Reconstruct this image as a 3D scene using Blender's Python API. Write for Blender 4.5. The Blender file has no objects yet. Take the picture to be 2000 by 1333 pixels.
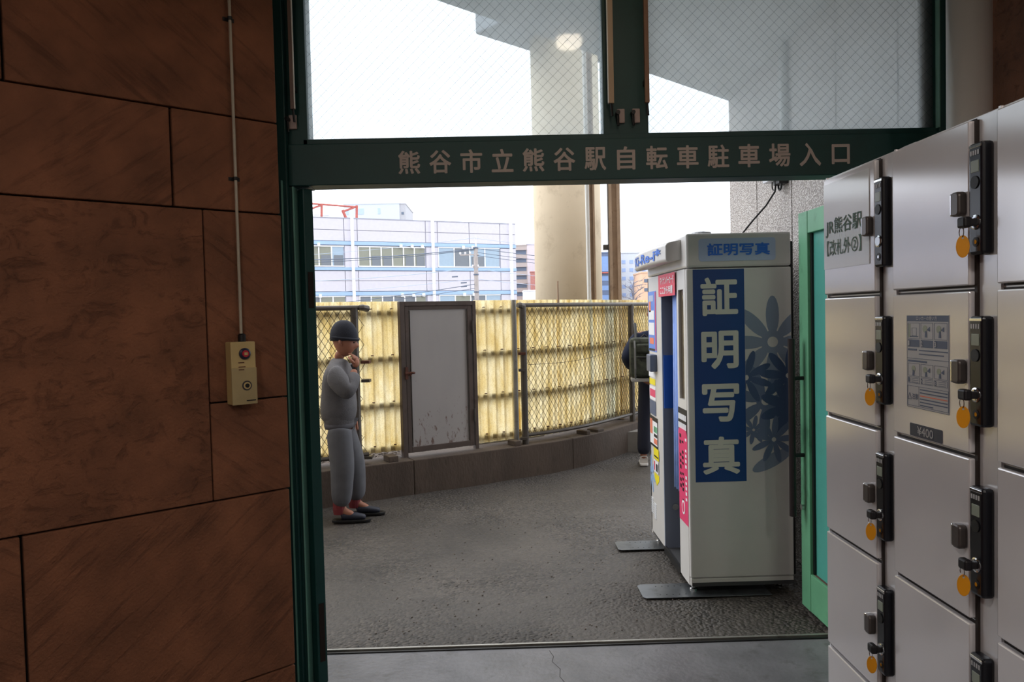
import bpy, math, random
from mathutils import Vector, Matrix
random.seed(7)
C = bpy.context.scene.collection
scene = bpy.context.scene
# ------------------------------------------------------------------ camera
CH = 1.55
cam_d = bpy.data.cameras.new('camera'); cam = bpy.data.objects.new('camera', cam_d); C.objects.link(cam)
cam_d.sensor_width = 36.0; cam_d.lens = 1450.0 / 2000.0 * 36.0; cam_d.clip_end = 400; cam_d.clip_start = .05
yaw, pitch, roll = math.radians(1.05), math.radians(1.98), math.radians(1.35)
f = Vector((math.sin(yaw)*math.cos(pitch), math.cos(yaw)*math.cos(pitch), -math.sin(pitch)))
r0 = Vector((math.cos(yaw), -math.sin(yaw), 0)); u0 = r0.cross(f)
rr = r0*math.cos(roll) - u0*math.sin(roll); uu = r0*math.sin(roll) + u0*math.cos(roll)
cam.matrix_world = Matrix(((rr.x, uu.x, -f.x, 0), (rr.y, uu.y, -f.y, 0), (rr.z, uu.z, -f.z, CH), (0, 0, 0, 1)))
scene.camera = cam
# ------------------------------------------------------------------ sky, sun, exposure
SKY_STRENGTH, SUN_STRENGTH, LAMP_POWER = 2.8, 1.0, 2.5
w = bpy.data.worlds.new('overcast_sky'); scene.world = w; w.use_nodes = True
nt = w.node_tree; bg = nt.nodes['Background']
tc = nt.nodes.new('ShaderNodeTexCoord'); sx = nt.nodes.new('ShaderNodeSeparateXYZ'); cr_ = nt.nodes.new('ShaderNodeValToRGB')
nt.links.new(tc.outputs['Generated'], sx.inputs[0]); nt.links.new(sx.outputs['Z'], cr_.inputs[0]); nt.links.new(cr_.outputs[0], bg.inputs[0])
cr_.color_ramp.elements[0].position = 0.0; cr_.color_ramp.elements[0].color = (.80, .86, .95, 1)
cr_.color_ramp.elements[1].position = .8; cr_.color_ramp.elements[1].color = (.95, .97, 1, 1)
bg.inputs[1].default_value = SKY_STRENGTH
sun_d = bpy.data.lights.new('sun', 'SUN'); sun = bpy.data.objects.new('sun', sun_d); C.objects.link(sun)
sun_d.energy = SUN_STRENGTH; sun_d.angle = math.radians(50); sun_d.color = (1, .97, .93)
sun.rotation_euler = Vector((-.75, .25, .75)).to_track_quat('Z', 'Y').to_euler(); sun.location = (-20, 20, 30)
scene.view_settings.view_transform = 'Standard'; scene.view_settings.look = 'None'
scene.view_settings.gamma = 1; scene.view_settings.use_curve_mapping = False; scene.view_settings.exposure = 0.0

# ------------------------------------------------------------------ materials
MT = {}
def s2l(c):
    return tuple(((v/255)/12.92 if v/255 <= .04045 else ((v/255+.055)/1.055)**2.4) for v in c)
def mat(name, col, rough=.6, metal=0, var=.12, vscale=6, bump=0, bscale=60, spec=.5, emit=0, stretch=None, rot=None, dark=None, dscale=3, damount=.5):
    if name in MT: return MT[name]
    m = bpy.data.materials.new(name); m.use_nodes = True; MT[name] = m
    nt = m.node_tree; N = nt.nodes; L = nt.links; b = N['Principled BSDF']
    c = s2l(col)
    b.inputs['Roughness'].default_value = rough; b.inputs['Metallic'].default_value = metal
    b.inputs['Specular IOR Level'].default_value = spec
    tc = N.new('ShaderNodeTexCoord'); mp = N.new('ShaderNodeMapping'); L.new(tc.outputs['Object'], mp.inputs[0])
    if stretch: mp.inputs['Scale'].default_value = stretch
    if rot: mp.inputs['Rotation'].default_value = rot
    n = N.new('ShaderNodeTexNoise'); n.inputs['Scale'].default_value = vscale; n.inputs['Detail'].default_value = 6
    L.new(mp.outputs[0], n.inputs[0])
    rp = N.new('ShaderNodeValToRGB'); L.new(n.outputs['Fac'], rp.inputs[0])
    rp.color_ramp.elements[0].position = .3; rp.color_ramp.elements[1].position = .7
    rp.color_ramp.elements[0].color = tuple(v*(1-var) for v in c) + (1,)
    rp.color_ramp.elements[1].color = tuple(min(1, v*(1+var)) for v in c) + (1,)
    out = rp.outputs[0]
    if dark:
        n2 = N.new('ShaderNodeTexNoise'); n2.inputs['Scale'].default_value = dscale; n2.inputs['Detail'].default_value = 8; n2.inputs['Roughness'].default_value = .7
        L.new(mp.outputs[0], n2.inputs[0])
        r2 = N.new('ShaderNodeValToRGB'); r2.color_ramp.elements[0].position = .55; r2.color_ramp.elements[1].position = .68
        r2.color_ramp.elements[1].color = (damount,)*3 + (1,)
        r2.color_ramp.elements[0].color = (0, 0, 0, 1)
        L.new(n2.outputs['Fac'], r2.inputs[0])
        mx = N.new('ShaderNodeMix'); mx.data_type = 'RGBA'; L.new(r2.outputs[0], mx.inputs['Factor'])
        L.new(out, mx.inputs['A']); mx.inputs['B'].default_value = s2l(dark) + (1,); out = mx.outputs['Result']
    L.new(out, b.inputs['Base Color'])
    if bump:
        n3 = N.new('ShaderNodeTexNoise'); n3.inputs['Scale'].default_value = bscale; n3.inputs['Detail'].default_value = 5
        L.new(mp.outputs[0], n3.inputs[0]); bp = N.new('ShaderNodeBump'); bp.inputs['Strength'].default_value = bump; bp.inputs['Distance'].default_value = .01
        L.new(n3.outputs['Fac'], bp.inputs['Height']); L.new(bp.outputs[0], b.inputs['Normal'])
    if emit:
        b.inputs['Emission Color'].default_value = c + (1,); b.inputs['Emission Strength'].default_value = emit
    return m
def flat(name, col, rough=.5, metal=0): return mat(name, col, rough, metal, var=.03)

def stone_mat(name, ang, blotch=False):
    m = mat(name, (124, 79, 54), .85, var=.3, vscale=5, bump=.5, bscale=90)
    nt = m.node_tree; N = nt.nodes; L = nt.links; b = N['Principled BSDF']
    mp = N['Mapping']
    # work in the wall's own plane: x along wall, z up
    mp.inputs['Rotation'].default_value = (0, math.radians(ang), 0)
    mp.inputs['Scale'].default_value = (1, 1, 1)
    m2 = N.new('ShaderNodeMapping'); L.new(mp.outputs[0], m2.inputs[0]); m2.inputs['Scale'].default_value = (2.2, 3, 22) if not blotch else (5, 5, 7)
    n = N.new('ShaderNodeTexNoise'); n.inputs['Scale'].default_value = 1.3 if not blotch else 2.4; n.inputs['Detail'].default_value = 9; n.inputs['Roughness'].default_value = .65
    n.inputs['Distortion'].default_value = .25 if not blotch else 1.4
    L.new(m2.outputs[0], n.inputs[0])
    r = N.new('ShaderNodeValToRGB'); r.color_ramp.elements[0].position = .34; r.color_ramp.elements[1].position = .47
    r.color_ramp.elements[0].color = (.62, .58, .57, 1); r.color_ramp.elements[1].color = (1, 1, 1, 1)
    L.new(n.outputs['Fac'], r.inputs[0])
    old = b.inputs['Base Color'].links[0].from_socket
    mx = N.new('ShaderNodeMix'); mx.data_type = 'RGBA'; mx.blend_type = 'MULTIPLY'; mx.inputs['Factor'].default_value = .85
    L.new(old, mx.inputs['A']); L.new(r.outputs[0], mx.inputs['B']); L.new(mx.outputs['Result'], b.inputs['Base Color'])
    bp2 = N.new('ShaderNodeBump'); bp2.inputs['Strength'].default_value = .6; bp2.inputs['Distance'].default_value = .008
    L.new(r.outputs[0], bp2.inputs['Height']); L.new(N['Bump'].outputs[0], bp2.inputs['Normal']); L.new(bp2.outputs[0], b.inputs['Normal'])
    return m

def glass_mat(name, haze, tint=(.93, .97, .98), hazecol=(.92, .98, 1.0)):
    m = bpy.data.materials.new(name); m.use_nodes = True; nt = m.node_tree; N = nt.nodes; L = nt.links
    N.remove(N['Principled BSDF']); o = N['Material Output']
    tr = N.new('ShaderNodeBsdfTransparent'); tr.inputs[0].default_value = tint + (1,)
    tl = N.new('ShaderNodeBsdfTranslucent'); tl.inputs[0].default_value = hazecol + (1,)
    gl = N.new('ShaderNodeBsdfGlossy'); gl.inputs['Roughness'].default_value = .06
    ns = N.new('ShaderNodeTexNoise'); ns.inputs['Scale'].default_value = 4; ns.inputs['Detail'].default_value = 8
    tc = N.new('ShaderNodeTexCoord'); L.new(tc.outputs['Object'], ns.inputs[0])
    mr = N.new('ShaderNodeMapRange'); mr.inputs[1].default_value = .3; mr.inputs[2].default_value = .75; mr.inputs[3].default_value = haze*.85; mr.inputs[4].default_value = haze*1.15
    L.new(ns.outputs['Fac'], mr.inputs[0])
    a = N.new('ShaderNodeMixShader'); L.new(mr.outputs[0], a.inputs[0]); L.new(tr.outputs[0], a.inputs[1]); L.new(tl.outputs[0], a.inputs[2])
    fr = N.new('ShaderNodeFresnel'); fr.inputs[0].default_value = 1.35
    b = N.new('ShaderNodeMixShader'); L.new(fr.outputs[0], b.inputs[0]); L.new(a.outputs[0], b.inputs[1]); L.new(gl.outputs[0], b.inputs[2])
    L.new(b.outputs[0], o.inputs[0]); return m

def frp_mat(name, c1, c2, clear):
    m = bpy.data.materials.new(name); m.use_nodes = True; nt = m.node_tree; N = nt.nodes; L = nt.links
    N.remove(N['Principled BSDF']); o = N['Material Output']
    tc = N.new('ShaderNodeTexCoord'); mp = N.new('ShaderNodeMapping'); mp.inputs['Scale'].default_value = (1, 1, .35); L.new(tc.outputs['Object'], mp.inputs[0])
    n = N.new('ShaderNodeTexNoise'); n.inputs['Scale'].default_value = 9; n.inputs['Detail'].default_value = 9; n.inputs['Roughness'].default_value = .7; L.new(mp.outputs[0], n.inputs[0])
    r = N.new('ShaderNodeValToRGB'); r.color_ramp.elements[0].position = .36; r.color_ramp.elements[1].position = .62
    r.color_ramp.elements[0].color = s2l(c2) + (1,); r.color_ramp.elements[1].color = s2l(c1) + (1,); L.new(n.outputs['Fac'], r.inputs[0])
    n4 = N.new('ShaderNodeTexNoise'); n4.inputs['Scale'].default_value = 140; L.new(tc.outputs['Object'], n4.inputs[0])
    r4 = N.new('ShaderNodeValToRGB'); r4.color_ramp.elements[0].position = .35; r4.color_ramp.elements[0].color = (.6, .55, .46, 1); r4.color_ramp.elements[1].position = .5; L.new(n4.outputs['Fac'], r4.inputs[0])
    mx = N.new('ShaderNodeMix'); mx.data_type = 'RGBA'; mx.blend_type = 'MULTIPLY'; mx.inputs['Factor'].default_value = .45
    L.new(r.outputs[0], mx.inputs['A']); L.new(r4.outputs[0], mx.inputs['B'])
    tl = N.new('ShaderNodeBsdfTranslucent'); L.new(mx.outputs['Result'], tl.inputs[0])
    df = N.new('ShaderNodeBsdfDiffuse'); L.new(mx.outputs['Result'], df.inputs[0])
    tr = N.new('ShaderNodeBsdfTransparent'); tr.inputs[0].default_value = s2l(c1) + (1,)
    a = N.new('ShaderNodeMixShader'); a.inputs[0].default_value = .12; L.new(tl.outputs[0], a.inputs[1]); L.new(df.outputs[0], a.inputs[2])
    b = N.new('ShaderNodeMixShader'); b.inputs[0].default_value = clear; L.new(a.outputs[0], b.inputs[1]); L.new(tr.outputs[0], b.inputs[2])
    L.new(b.outputs[0], o.inputs[0]); return m

M_st = [stone_mat('stone_streaks_down', 38), stone_mat('stone_streaks_up', -38), stone_mat('stone_blotched', 10, True)]
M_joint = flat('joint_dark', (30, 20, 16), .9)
M_green = mat('dark_green_paint', (10, 60, 58), .5, var=.1, dark=(10, 30, 26), damount=.4)
M_green2 = mat('green_edge_sky_glint', (112, 160, 148), .25, var=.1)  # lightened green paints in the sky's grazing reflection along the edge
M_lgreen = mat('faded_green_paint', (104, 168, 128), .5, var=.12, dark=(60, 110, 80), dscale=5, damount=.7, stretch=(1, 1, .6))
M_pgreen = mat('door_panel_green', (78, 162, 148), .45, var=.06, dark=(70, 120, 90), damount=.4)
M_letter = flat('sign_lettering', (180, 168, 160), .6)
M_steel = mat('stainless_steel', (200, 200, 200), .22, 1, var=.03)
M_steel_r = mat('galvanised_steel', (160, 158, 152), .45, .7, var=.15, dark=(90, 80, 70), dscale=12)
M_post = mat('weathered_post', (178, 152, 126), .7, 0, var=.12, dark=(120, 96, 74), dscale=9)
M_black = flat('black_rubber', (14, 14, 15), .5)
M_beige = flat('beige_bar', (176, 150, 122), .5)
M_conc = mat('interior_concrete', (108, 107, 110), .42, var=.22, vscale=5, bump=.3, bscale=40, dark=(80, 78, 78), dscale=9, damount=.8)
M_asph = mat('exterior_concrete', (70, 65, 60), .6, var=.3, vscale=1.6, bump=1.0, bscale=38, dark=(50, 46, 43), dscale=26, damount=.8)
_n = M_asph.node_tree; _N = _n.nodes; _b = _N['Principled BSDF']; _vo = _N.new('ShaderNodeTexVoronoi'); _vo.inputs['Scale'].default_value = 52; _n.links.new(_N['Mapping'].outputs[0], _vo.inputs['Vector'])
_nn = _N.new('ShaderNodeTexNoise'); _nn.inputs['Scale'].default_value = 1.1; _nn.inputs['Detail'].default_value = 3; _n.links.new(_N['Mapping'].outputs[0], _nn.inputs['Vector'])
_am = _N.new('ShaderNodeMapRange'); _am.inputs[1].default_value = .42; _am.inputs[2].default_value = .6; _am.inputs[3].default_value = .25; _am.inputs[4].default_value = 1; _n.links.new(_nn.outputs['Fac'], _am.inputs[0])
_mx = _N.new('ShaderNodeMix'); _mx.data_type = 'RGBA'; _mx.blend_type = 'MULTIPLY'; _n.links.new(_am.outputs[0], _mx.inputs['Factor'])
_rp = _N.new('ShaderNodeValToRGB'); _n.links.new(_vo.outputs['Color'], _rp.inputs[0]); _rp.color_ramp.elements[0].color = (.32, .31, .31, 1); _rp.color_ramp.elements[1].color = (1.6, 1.58, 1.56, 1)
_n.links.new(_b.inputs['Base Color'].links[0].from_socket, _mx.inputs['A']); _n.links.new(_rp.outputs[0], _mx.inputs['B']); _n.links.new(_mx.outputs['Result'], _b.inputs['Base Color'])
_b2 = _N.new('ShaderNodeBump'); _b2.inputs['Distance'].default_value = .014; _n.links.new(_am.outputs[0], _b2.inputs['Strength']); _n.links.new(_vo.outputs['Distance'], _b2.inputs['Height']); _b2.invert = True
_n.links.new(_N['Bump'].outputs[0], _b2.inputs['Normal']); _n.links.new(_b2.outputs[0], _b.inputs['Normal'])
M_curb = mat('curb_concrete', (82, 70, 61), .85, var=.25, vscale=3, bump=.5, bscale=50, dark=(64, 54, 46), dscale=7, damount=.7, stretch=(1, 1, .4))
M_pale = mat('pale_concrete', (190, 188, 182), .8, var=.08)
M_grav = mat('gravel_bed', (74, 66, 60), .9, var=.4, vscale=60, bump=1, bscale=80)
M_stoneg = mat('gravel_stone', (104, 94, 86), .85, var=.35, vscale=30)
M_canopy = mat('canopy_soffit', (222, 226, 230), .8, var=.06, vscale=2)
M_pier = mat('pier_concrete', (216, 200, 174), .85, var=.06, vscale=1.5, dark=(160, 140, 112), dscale=2, damount=.4)
def gate_mat():
    m = mat('gate_panel_paint', (166, 162, 160), .55, var=.06, vscale=3, dark=(92, 58, 40), dscale=34, damount=.8, stretch=(1, 1, .4))
    nt = m.node_tree; N = nt.nodes; L = nt.links
    # more rust near the bottom edge
    sp = N.new('ShaderNodeSeparateXYZ'); L.new(N['Texture Coordinate'].outputs['Object'], sp.inputs[0])
    mr = N.new('ShaderNodeMapRange'); mr.inputs[1].default_value = .36; mr.inputs[2].default_value = 1.1; mr.inputs[3].default_value = .13; mr.inputs[4].default_value = -.03
    L.new(sp.outputs['Z'], mr.inputs[0])
    n2 = [x for x in N if x.type == 'TEX_NOISE'][1]; r2 = n2.outputs['Fac'].links[0].to_node
    ad = N.new('ShaderNodeMath'); ad.operation = 'ADD'; L.new(n2.outputs['Fac'], ad.inputs[0]); L.new(mr.outputs[0], ad.inputs[1]); L.new(ad.outputs[0], r2.inputs[0])
    r2.color_ramp.elements[0].position = .66; r2.color_ramp.elements[1].position = .74
    return m
M_frame = mat('fence_frame_steel', (84, 78, 72), .5, .3, var=.15, dark=(60, 40, 28), dscale=15)
M_gate = gate_mat()
M_gframe = mat('gate_frame_rust', (84, 72, 66), .7, var=.2, dark=(60, 36, 24), dscale=12)
M_frp = [frp_mat('yellow_translucent_sheet', (254, 247, 224), (238, 222, 176), .05), frp_mat('pale_translucent_sheet', (240, 240, 225), (214, 205, 180), .08)]
M_lock = mat('locker_satin_metal', (228, 226, 228), .18, .15, var=.02)
M_lockd = mat('locker_door_satin', (232, 229, 231), .15, .17, var=.02)
for _m in (M_lock, M_lockd):
    _p = _m.node_tree.nodes['Principled BSDF']; _p.inputs['Coat Weight'].default_value = .55; _p.inputs['Coat Roughness'].default_value = .13; _p.inputs['Coat IOR'].default_value = 1.7
M_lockgap = flat('locker_gap', (40, 30, 24), .6)
M_panelb = flat('lock_panel_black', (26, 28, 34), .25)
M_hand = flat('handle_grey', (92, 86, 84), .35, .4)
M_chrome = flat('chrome', (215, 215, 215), .12, 1)
M_tag = flat('orange_plastic_tag', (238, 158, 20), .4)
M_lcd = flat('lcd_grey', (150, 160, 145), .3)
M_white = mat('booth_white', (210, 207, 203), .35, var=.03)
M_whites = flat('booth_grey_white', (205, 208, 214), .4)
M_blue = flat('sign_blue', (14, 62, 128), .4)
M_glyph = flat('glyph_cream', (212, 211, 200), .5)
M_lblue = flat('sign_light_blue', (178, 192, 222), .3)
M_mblue = flat('text_blue', (42, 110, 214), .4)
M_flow = [flat('flower_print_pale', (128, 140, 160), .45), flat('flower_print_mid', (98, 114, 142), .45), flat('flower_print_deep', (66, 86, 122), .45)]
M_pink = flat('crimson_print', (226, 66, 112), .45)
M_red = flat('red_print', (222, 56, 84), .45)
M_ink = flat('black_ink', (24, 22, 26), .5)
M_paper = flat('white_print', (238, 238, 240), .5)
M_yellow = flat('yellow_print', (240, 222, 40), .5)
M_orange = flat('orange_print', (232, 130, 100), .5)
M_sky = flat('poster_blue', (96, 140, 224), .4)
M_curt = mat('curtain_light_blue', (150, 178, 238), .8, var=.15, vscale=30, stretch=(1, 1, .4))
M_curtd = mat('curtain_navy', (26, 60, 128), .8, var=.1)
M_boothin = flat('booth_interior_grey', (130, 140, 160), .6)
M_glassd = flat('dark_window', (70, 60, 45), .1)
M_greytext = flat('printed_green_grey', (70, 108, 88), .6)
M_navyprint = flat('printed_slate', (84, 96, 122), .5)
M_slatelt = flat('sticker_grey', (188, 188, 190), .4)
M_plate = mat('steel_plate', (120, 124, 128), .35, .8, var=.2, dark=(60, 56, 54), dscale=9)

# ------------------------------------------------------------------ mesh helpers
class MB:
    def __init__(s): s.v = []; s.f = []; s.mi = []; s.cur = 0
    def add(s, vs, fs, T=None):
        o = len(s.v)
        for p in vs:
            p = Vector(p); s.v.append(tuple(T @ p if T is not None else p))
        for q in fs: s.f.append(tuple(i+o for i in q)); s.mi.append(s.cur)
    def box(s, x0, x1, y0, y1, z0, z1, T=None):
        s.add([(x0,y0,z0),(x1,y0,z0),(x1,y1,z0),(x0,y1,z0),(x0,y0,z1),(x1,y0,z1),(x1,y1,z1),(x0,y1,z1)],
              [(3,2,1,0),(4,5,6,7),(0,1,5,4),(1,2,6,5),(2,3,7,6),(3,0,4,7)], T); return s
    def tube(s, pts, r, n=8, T=None, caps=True):
        pts = [Vector(p) for p in pts]; rs = r if isinstance(r, (list, tuple)) else [r]*len(pts)
        vs = []; fs = []
        ref = None
        for i, p in enumerate(pts):
            d = (pts[min(i+1, len(pts)-1)] - pts[max(i-1, 0)]).normalized()
            if ref is None: ref = Vector((0, 0, 1)) if abs(d.z) < .9 else Vector((1, 0, 0))
            a = d.cross(ref).normalized(); b = a.cross(d).normalized(); ref = b
            for k in range(n):
                t = 2*math.pi*k/n; vs.append(p + a*math.cos(t)*rs[i] + b*math.sin(t)*rs[i])
        for i in range(len(pts)-1):
            for k in range(n): fs.append((i*n+k, i*n+(k+1) % n, (i+1)*n+(k+1) % n, (i+1)*n+k))
        if caps: fs.append(tuple(range(n))[::-1]); fs.append(tuple(range((len(pts)-1)*n, len(pts)*n)))
        s.add(vs, fs, T); return s
    def prism(s, poly, c0, c1, T=None):
        """poly in the x,z plane, from y=c0 to y=c1"""
        n = len(poly); vs = [(a, c0, b) for a, b in poly] + [(a, c1, b) for a, b in poly]
        fs = [tuple(range(n)), tuple(range(2*n-1, n-1, -1))] + [(i, i+n, (i+1) % n+n, (i+1) % n) for i in range(n)]
        s.add(vs, fs, T); return s
    def lathe(s, prof, n=24, T=None):
        vs = []; fs = []
        for r, z in prof:
            for k in range(n): t = 2*math.pi*k/n; vs.append((r*math.cos(t), r*math.sin(t), z))
        for i in range(len(prof)-1):
            for k in range(n): fs.append((i*n+k, i*n+(k+1) % n, (i+1)*n+(k+1) % n, (i+1)*n+k))
        fs.append(tuple(range(n))[::-1]); fs.append(tuple(range((len(prof)-1)*n, len(prof)*n)))
        s.add(vs, fs, T); return s
    def build(s, name, m, parent=None, bev=0, smooth=False, loc=None, rz=0, T=None):
        me = bpy.data.meshes.new(name)
        me.from_pydata(s.v, [], s.f); me.update()
        ms = m if isinstance(m, list) else [m]
        for x in ms: me.materials.append(x)
        if len(ms) > 1: me.polygons.foreach_set('material_index', s.mi)
        if smooth: me.shade_smooth() if hasattr(me, 'shade_smooth') else [setattr(p, 'use_smooth', True) for p in me.polygons]
        o = bpy.data.objects.new(name, me); C.objects.link(o)
        if parent is not None: o.parent = parent
        if loc: o.location = loc
        if rz: o.rotation_euler = (0, 0, rz)
        if T is not None: o.matrix_local = T
        if bev:
            b = o.modifiers.new('bevel', 'BEVEL'); b.width = bev; b.segments = 2; b.limit_method = 'ANGLE'
        return o
def B(x0, x1, y0, y1, z0, z1, name, m, parent=None, bev=0): return MB().box(x0, x1, y0, y1, z0, z1).build(name, m, parent, bev)
def tag(o, label=None, cat=None, group=None, kind=None):
    if label: o['label'] = label
    if cat: o['category'] = cat
    if group: o['group'] = group
    if kind: o['kind'] = kind
    return o
def empty(name, label=None, cat=None, loc=(0, 0, 0), rz=0, group=None, kind=None):
    o = bpy.data.objects.new(name, None); C.objects.link(o); o.location = loc; o.rotation_euler = (0, 0, rz); o.empty_display_size = .1
    return tag(o, label, cat, group, kind)
def struct(o, label=None, cat=None): return tag(o, label, cat, None, 'structure')
def frame(o, x, z):
    """local x -> x, local z -> z, local -y is the outward normal"""
    x = Vector(x).normalized(); z = Vector(z).normalized(); y = z.cross(x); o = Vector(o)
    return Matrix(((x.x, y.x, z.x, o.x), (x.y, y.y, z.y, o.y), (x.z, y.z, z.z, o.z), (0, 0, 0, 1)))
_tx = {}
def text_mesh(txt, bold=0.0, space=1.0):
    k = (txt, bold, space)
    if k in _tx: return _tx[k]
    cu = bpy.data.curves.new('t', 'FONT'); cu.body = txt; cu.size = 1; cu.space_character = space; cu.resolution_u = 3
    o = bpy.data.objects.new('t', cu); C.objects.link(o)
    dg = bpy.context.evaluated_depsgraph_get(); me = bpy.data.meshes.new_from_object(o.evaluated_get(dg))
    bpy.data.objects.remove(o); bpy.data.curves.remove(cu)
    v = [tuple(p.co) for p in me.vertices]; fs = [tuple(p.vertices) for p in me.polygons]; bpy.data.meshes.remove(me)
    if bold:
        v0, f0 = v, fs; v = []; fs = []
        for k in range(9):
            a = 2*math.pi*k/8; dx, dy = (bold*math.cos(a), bold*math.sin(a)) if k < 8 else (0, 0); o_ = len(v)
            v += [(p[0]+dx, p[1]+dy, k*.00012) for p in v0]; fs += [tuple(i+o_ for i in q) for q in f0]
    _tx[k] = (v, fs); return _tx[k]
def text(name, txt, m, parent, T, x0, x1, z0, z1, off=.001, bold=0, space=1.0):
    """text filling the rectangle x0..x1, z0..z1 of frame T, lying off in front (-y)"""
    v, fs = text_mesh(txt, bold, space)
    ax = min(p[0] for p in v); bx = max(p[0] for p in v); ay = min(p[1] for p in v); by = max(p[1] for p in v)
    mb = MB(); mb.add([(x0+(p[0]-ax)/(bx-ax)*(x1-x0), -off-p[2]*min(1, (z1-z0)/.12), z0+(p[1]-ay)/(by-ay)*(z1-z0)) for p in v], fs, T)
    return mb.build(name, m, parent)
def decal(mb, T, x0, x1, z0, z1, off): mb.box(x0, x1, -off, -off+.0006, z0, z1, T)
def clip(poly, x0, x1, z0, z1):
    def cut(P, f, g):
        out = []
        for i in range(len(P)):
            a, b = P[i-1], P[i]; fa, fb = f(a), f(b)
            if fa >= 0: 
                if fb >= 0: out.append(b)
                else: out.append((a[0]+(b[0]-a[0])*fa/(fa-fb), a[1]+(b[1]-a[1])*fa/(fa-fb)))
            elif fb >= 0:
                t = fa/(fa-fb); out.append((a[0]+(b[0]-a[0])*t, a[1]+(b[1]-a[1])*t)); out.append(b)
        return out
    for f in (lambda p: p[0]-x0, lambda p: x1-p[0], lambda p: p[1]-z0, lambda p: z1-p[1]):
        poly = cut(poly, f, None)
        if len(poly) < 3: return []
    return poly

# ================================================================== STRUCTURE
# floors
FL = MB(); FL.box(-5, 3.2, -4, 3.40, -.1, 0); floor = struct(FL.build('floor', M_conc))
mb = MB(); mb.tube([(.20, 3.37, -.001), (.215, 3.31, -.001), (.205, 3.26, -.001), (.235, 3.19, -.001), (.228, 3.12, -.001), (.26, 3.02, -.001)], .0025, 4)
mb.build('floor_crack', flat('crack_dark', (52, 48, 46), .9), floor)
thr = empty('threshold_rail', 'steel threshold rail across the doorway floor between concrete and rough paving', 'rail')
B(-1.2, 2.0, 3.40, 3.410, -.01, .006, 'rail_lip', M_black, thr, .002)
B(-1.2, 2.0, 3.426, 3.440, -.01, .010, 'rail_lip', M_steel_r, thr, .002)
B(-1.2, 2.0, 3.413, 3.426, -.012, -.002, 'rail_groove', M_black, thr)
mb = MB()
NX, NY = 150, 150
import mathutils.noise as mn
for j in range(NY+1):
    for i in range(NX+1):
        x = -5 + 8.*i/NX; y = 3.44 + (10.5-3.44)*(j/NY)**1.3
        z = .012*mn.noise(Vector((x*1.3, y*1.3, 0))) + .004*mn.noise(Vector((x*9, y*9, 3))) - .006
        mb.v.append((x, y, z if j else -.006))
for j in range(NY):
    for i in range(NX):
        a = j*(NX+1)+i; mb.f.append((a, a+1, a+NX+2, a+NX+1)); mb.mi.append(0)
struct(mb.build('walkway_paving', M_asph, smooth=True))
# pebbles and litter on the paving
mb = MB()
for i in range(260):
    x = random.uniform(-.7, 1.0); y = random.uniform(3.5, 5.6); r = random.uniform(.002, .006)
    mb.lathe([(r*.5, -.003), (r, 0), (r*.7, r*.5), (r*.2, r*.7)], 5, Matrix.Translation((x, y, .012*mn.noise(Vector((x*1.3, y*1.3, 0)))-.003)))
tag(mb.build('paving_grit', M_stoneg), 'small loose grit scattered over the worn paving', 'grit', None, 'stuff')

# --- stone wall on the left, running obliquely
WD = Vector((.766, .643, 0)).normalized(); W0 = Vector((-.79, 2.95, 0))
WT = frame(W0, WD, (0, 0, 1))      # local x along wall (negative = towards viewer), local -y out of the wall
wall = empty('wall_left', kind='structure'); wall.matrix_local = WT
MB().box(-2.6, -.06, .03, .25, 0, 3.2).build('wall_core', M_joint, wall)
rows = [(0, .186, [-2.6, -1.5, -.62, -.055]), (.192, .889, [-2.6, -1.72, -.947, -.055]), (.895, 1.959, [-2.6, -1.45, -.352]),
        (1.965, 2.309, [-2.6, -1.3, -.451, -.055]), (2.315, 3.2, [-2.6, -1.9, -.937, -.055])]
pick = {(1, 1): 1, (1, 2): 0, (2, 1): 2, (3, 1): 0, (3, 2): 0, (4, 2): 1, (0, 2): 0}
sl = []
for ri, (z0, z1, xs) in enumerate(rows):
    for k in range(len(xs)-1): sl.append((xs[k]+.004, xs[k+1]-(.004 if xs[k+1] != -.352 else .001), z0, z1, pick.get((ri, k), (ri+k) % 3)))
sl += [(-.349, -.055, .895, 1.251, 1), (-.349, -.055, 1.257, 1.959, 1)]
for (x0, x1, z0, z1, mi) in sl:
    d = random.uniform(0, .002)
    cx = (x0+x1)/2; cz = (z0+z1)/2
    MB().box(x0-cx, x1-cx, -d, .04, z0-cz, z1-cz).build('stone_slab', M_st[mi], wall, .004, loc=(cx, 0, cz))
wl2 = MB().box(-2.95, -2.75, -4, 1.4, 0, 3.2).build('wall_back_left', M_st[2]); struct(wl2)
struct(B(1.95, 2.1, -4, 3.1, 0, 3.2, 'wall_right', M_st[2]))
struct(B(-3, 2.1, -4.1, -4, 0, 3.2, 'wall_back', flat('plain_wall', (190, 180, 165), .8)))
struct(B(-3, 2.1, -4.1, 3.2, 3.05, 3.2, 'ceiling', flat('ceiling_paint', (170, 165, 158), .8)))
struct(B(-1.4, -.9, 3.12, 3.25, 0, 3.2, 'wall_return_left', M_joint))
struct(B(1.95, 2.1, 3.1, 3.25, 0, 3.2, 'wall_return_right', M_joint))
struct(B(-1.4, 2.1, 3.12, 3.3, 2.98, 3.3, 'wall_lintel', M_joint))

struct(B(-22, -1.4, 3.12, 3.25, 0, 3.3, 'wall_outside_left', flat('outer_wall', (150, 140, 130), .8)))
struct(B(-22, 22, -6, 3.2, 3.3, 13, 'wall_upper_storeys', flat('outer_wall', (150, 140, 130), .8)))
struct(B(2.1, 22, 3.2, 5.7, 0, 13, 'wall_outside_block', flat('outer_wall', (150, 140, 130), .8)))
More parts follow.
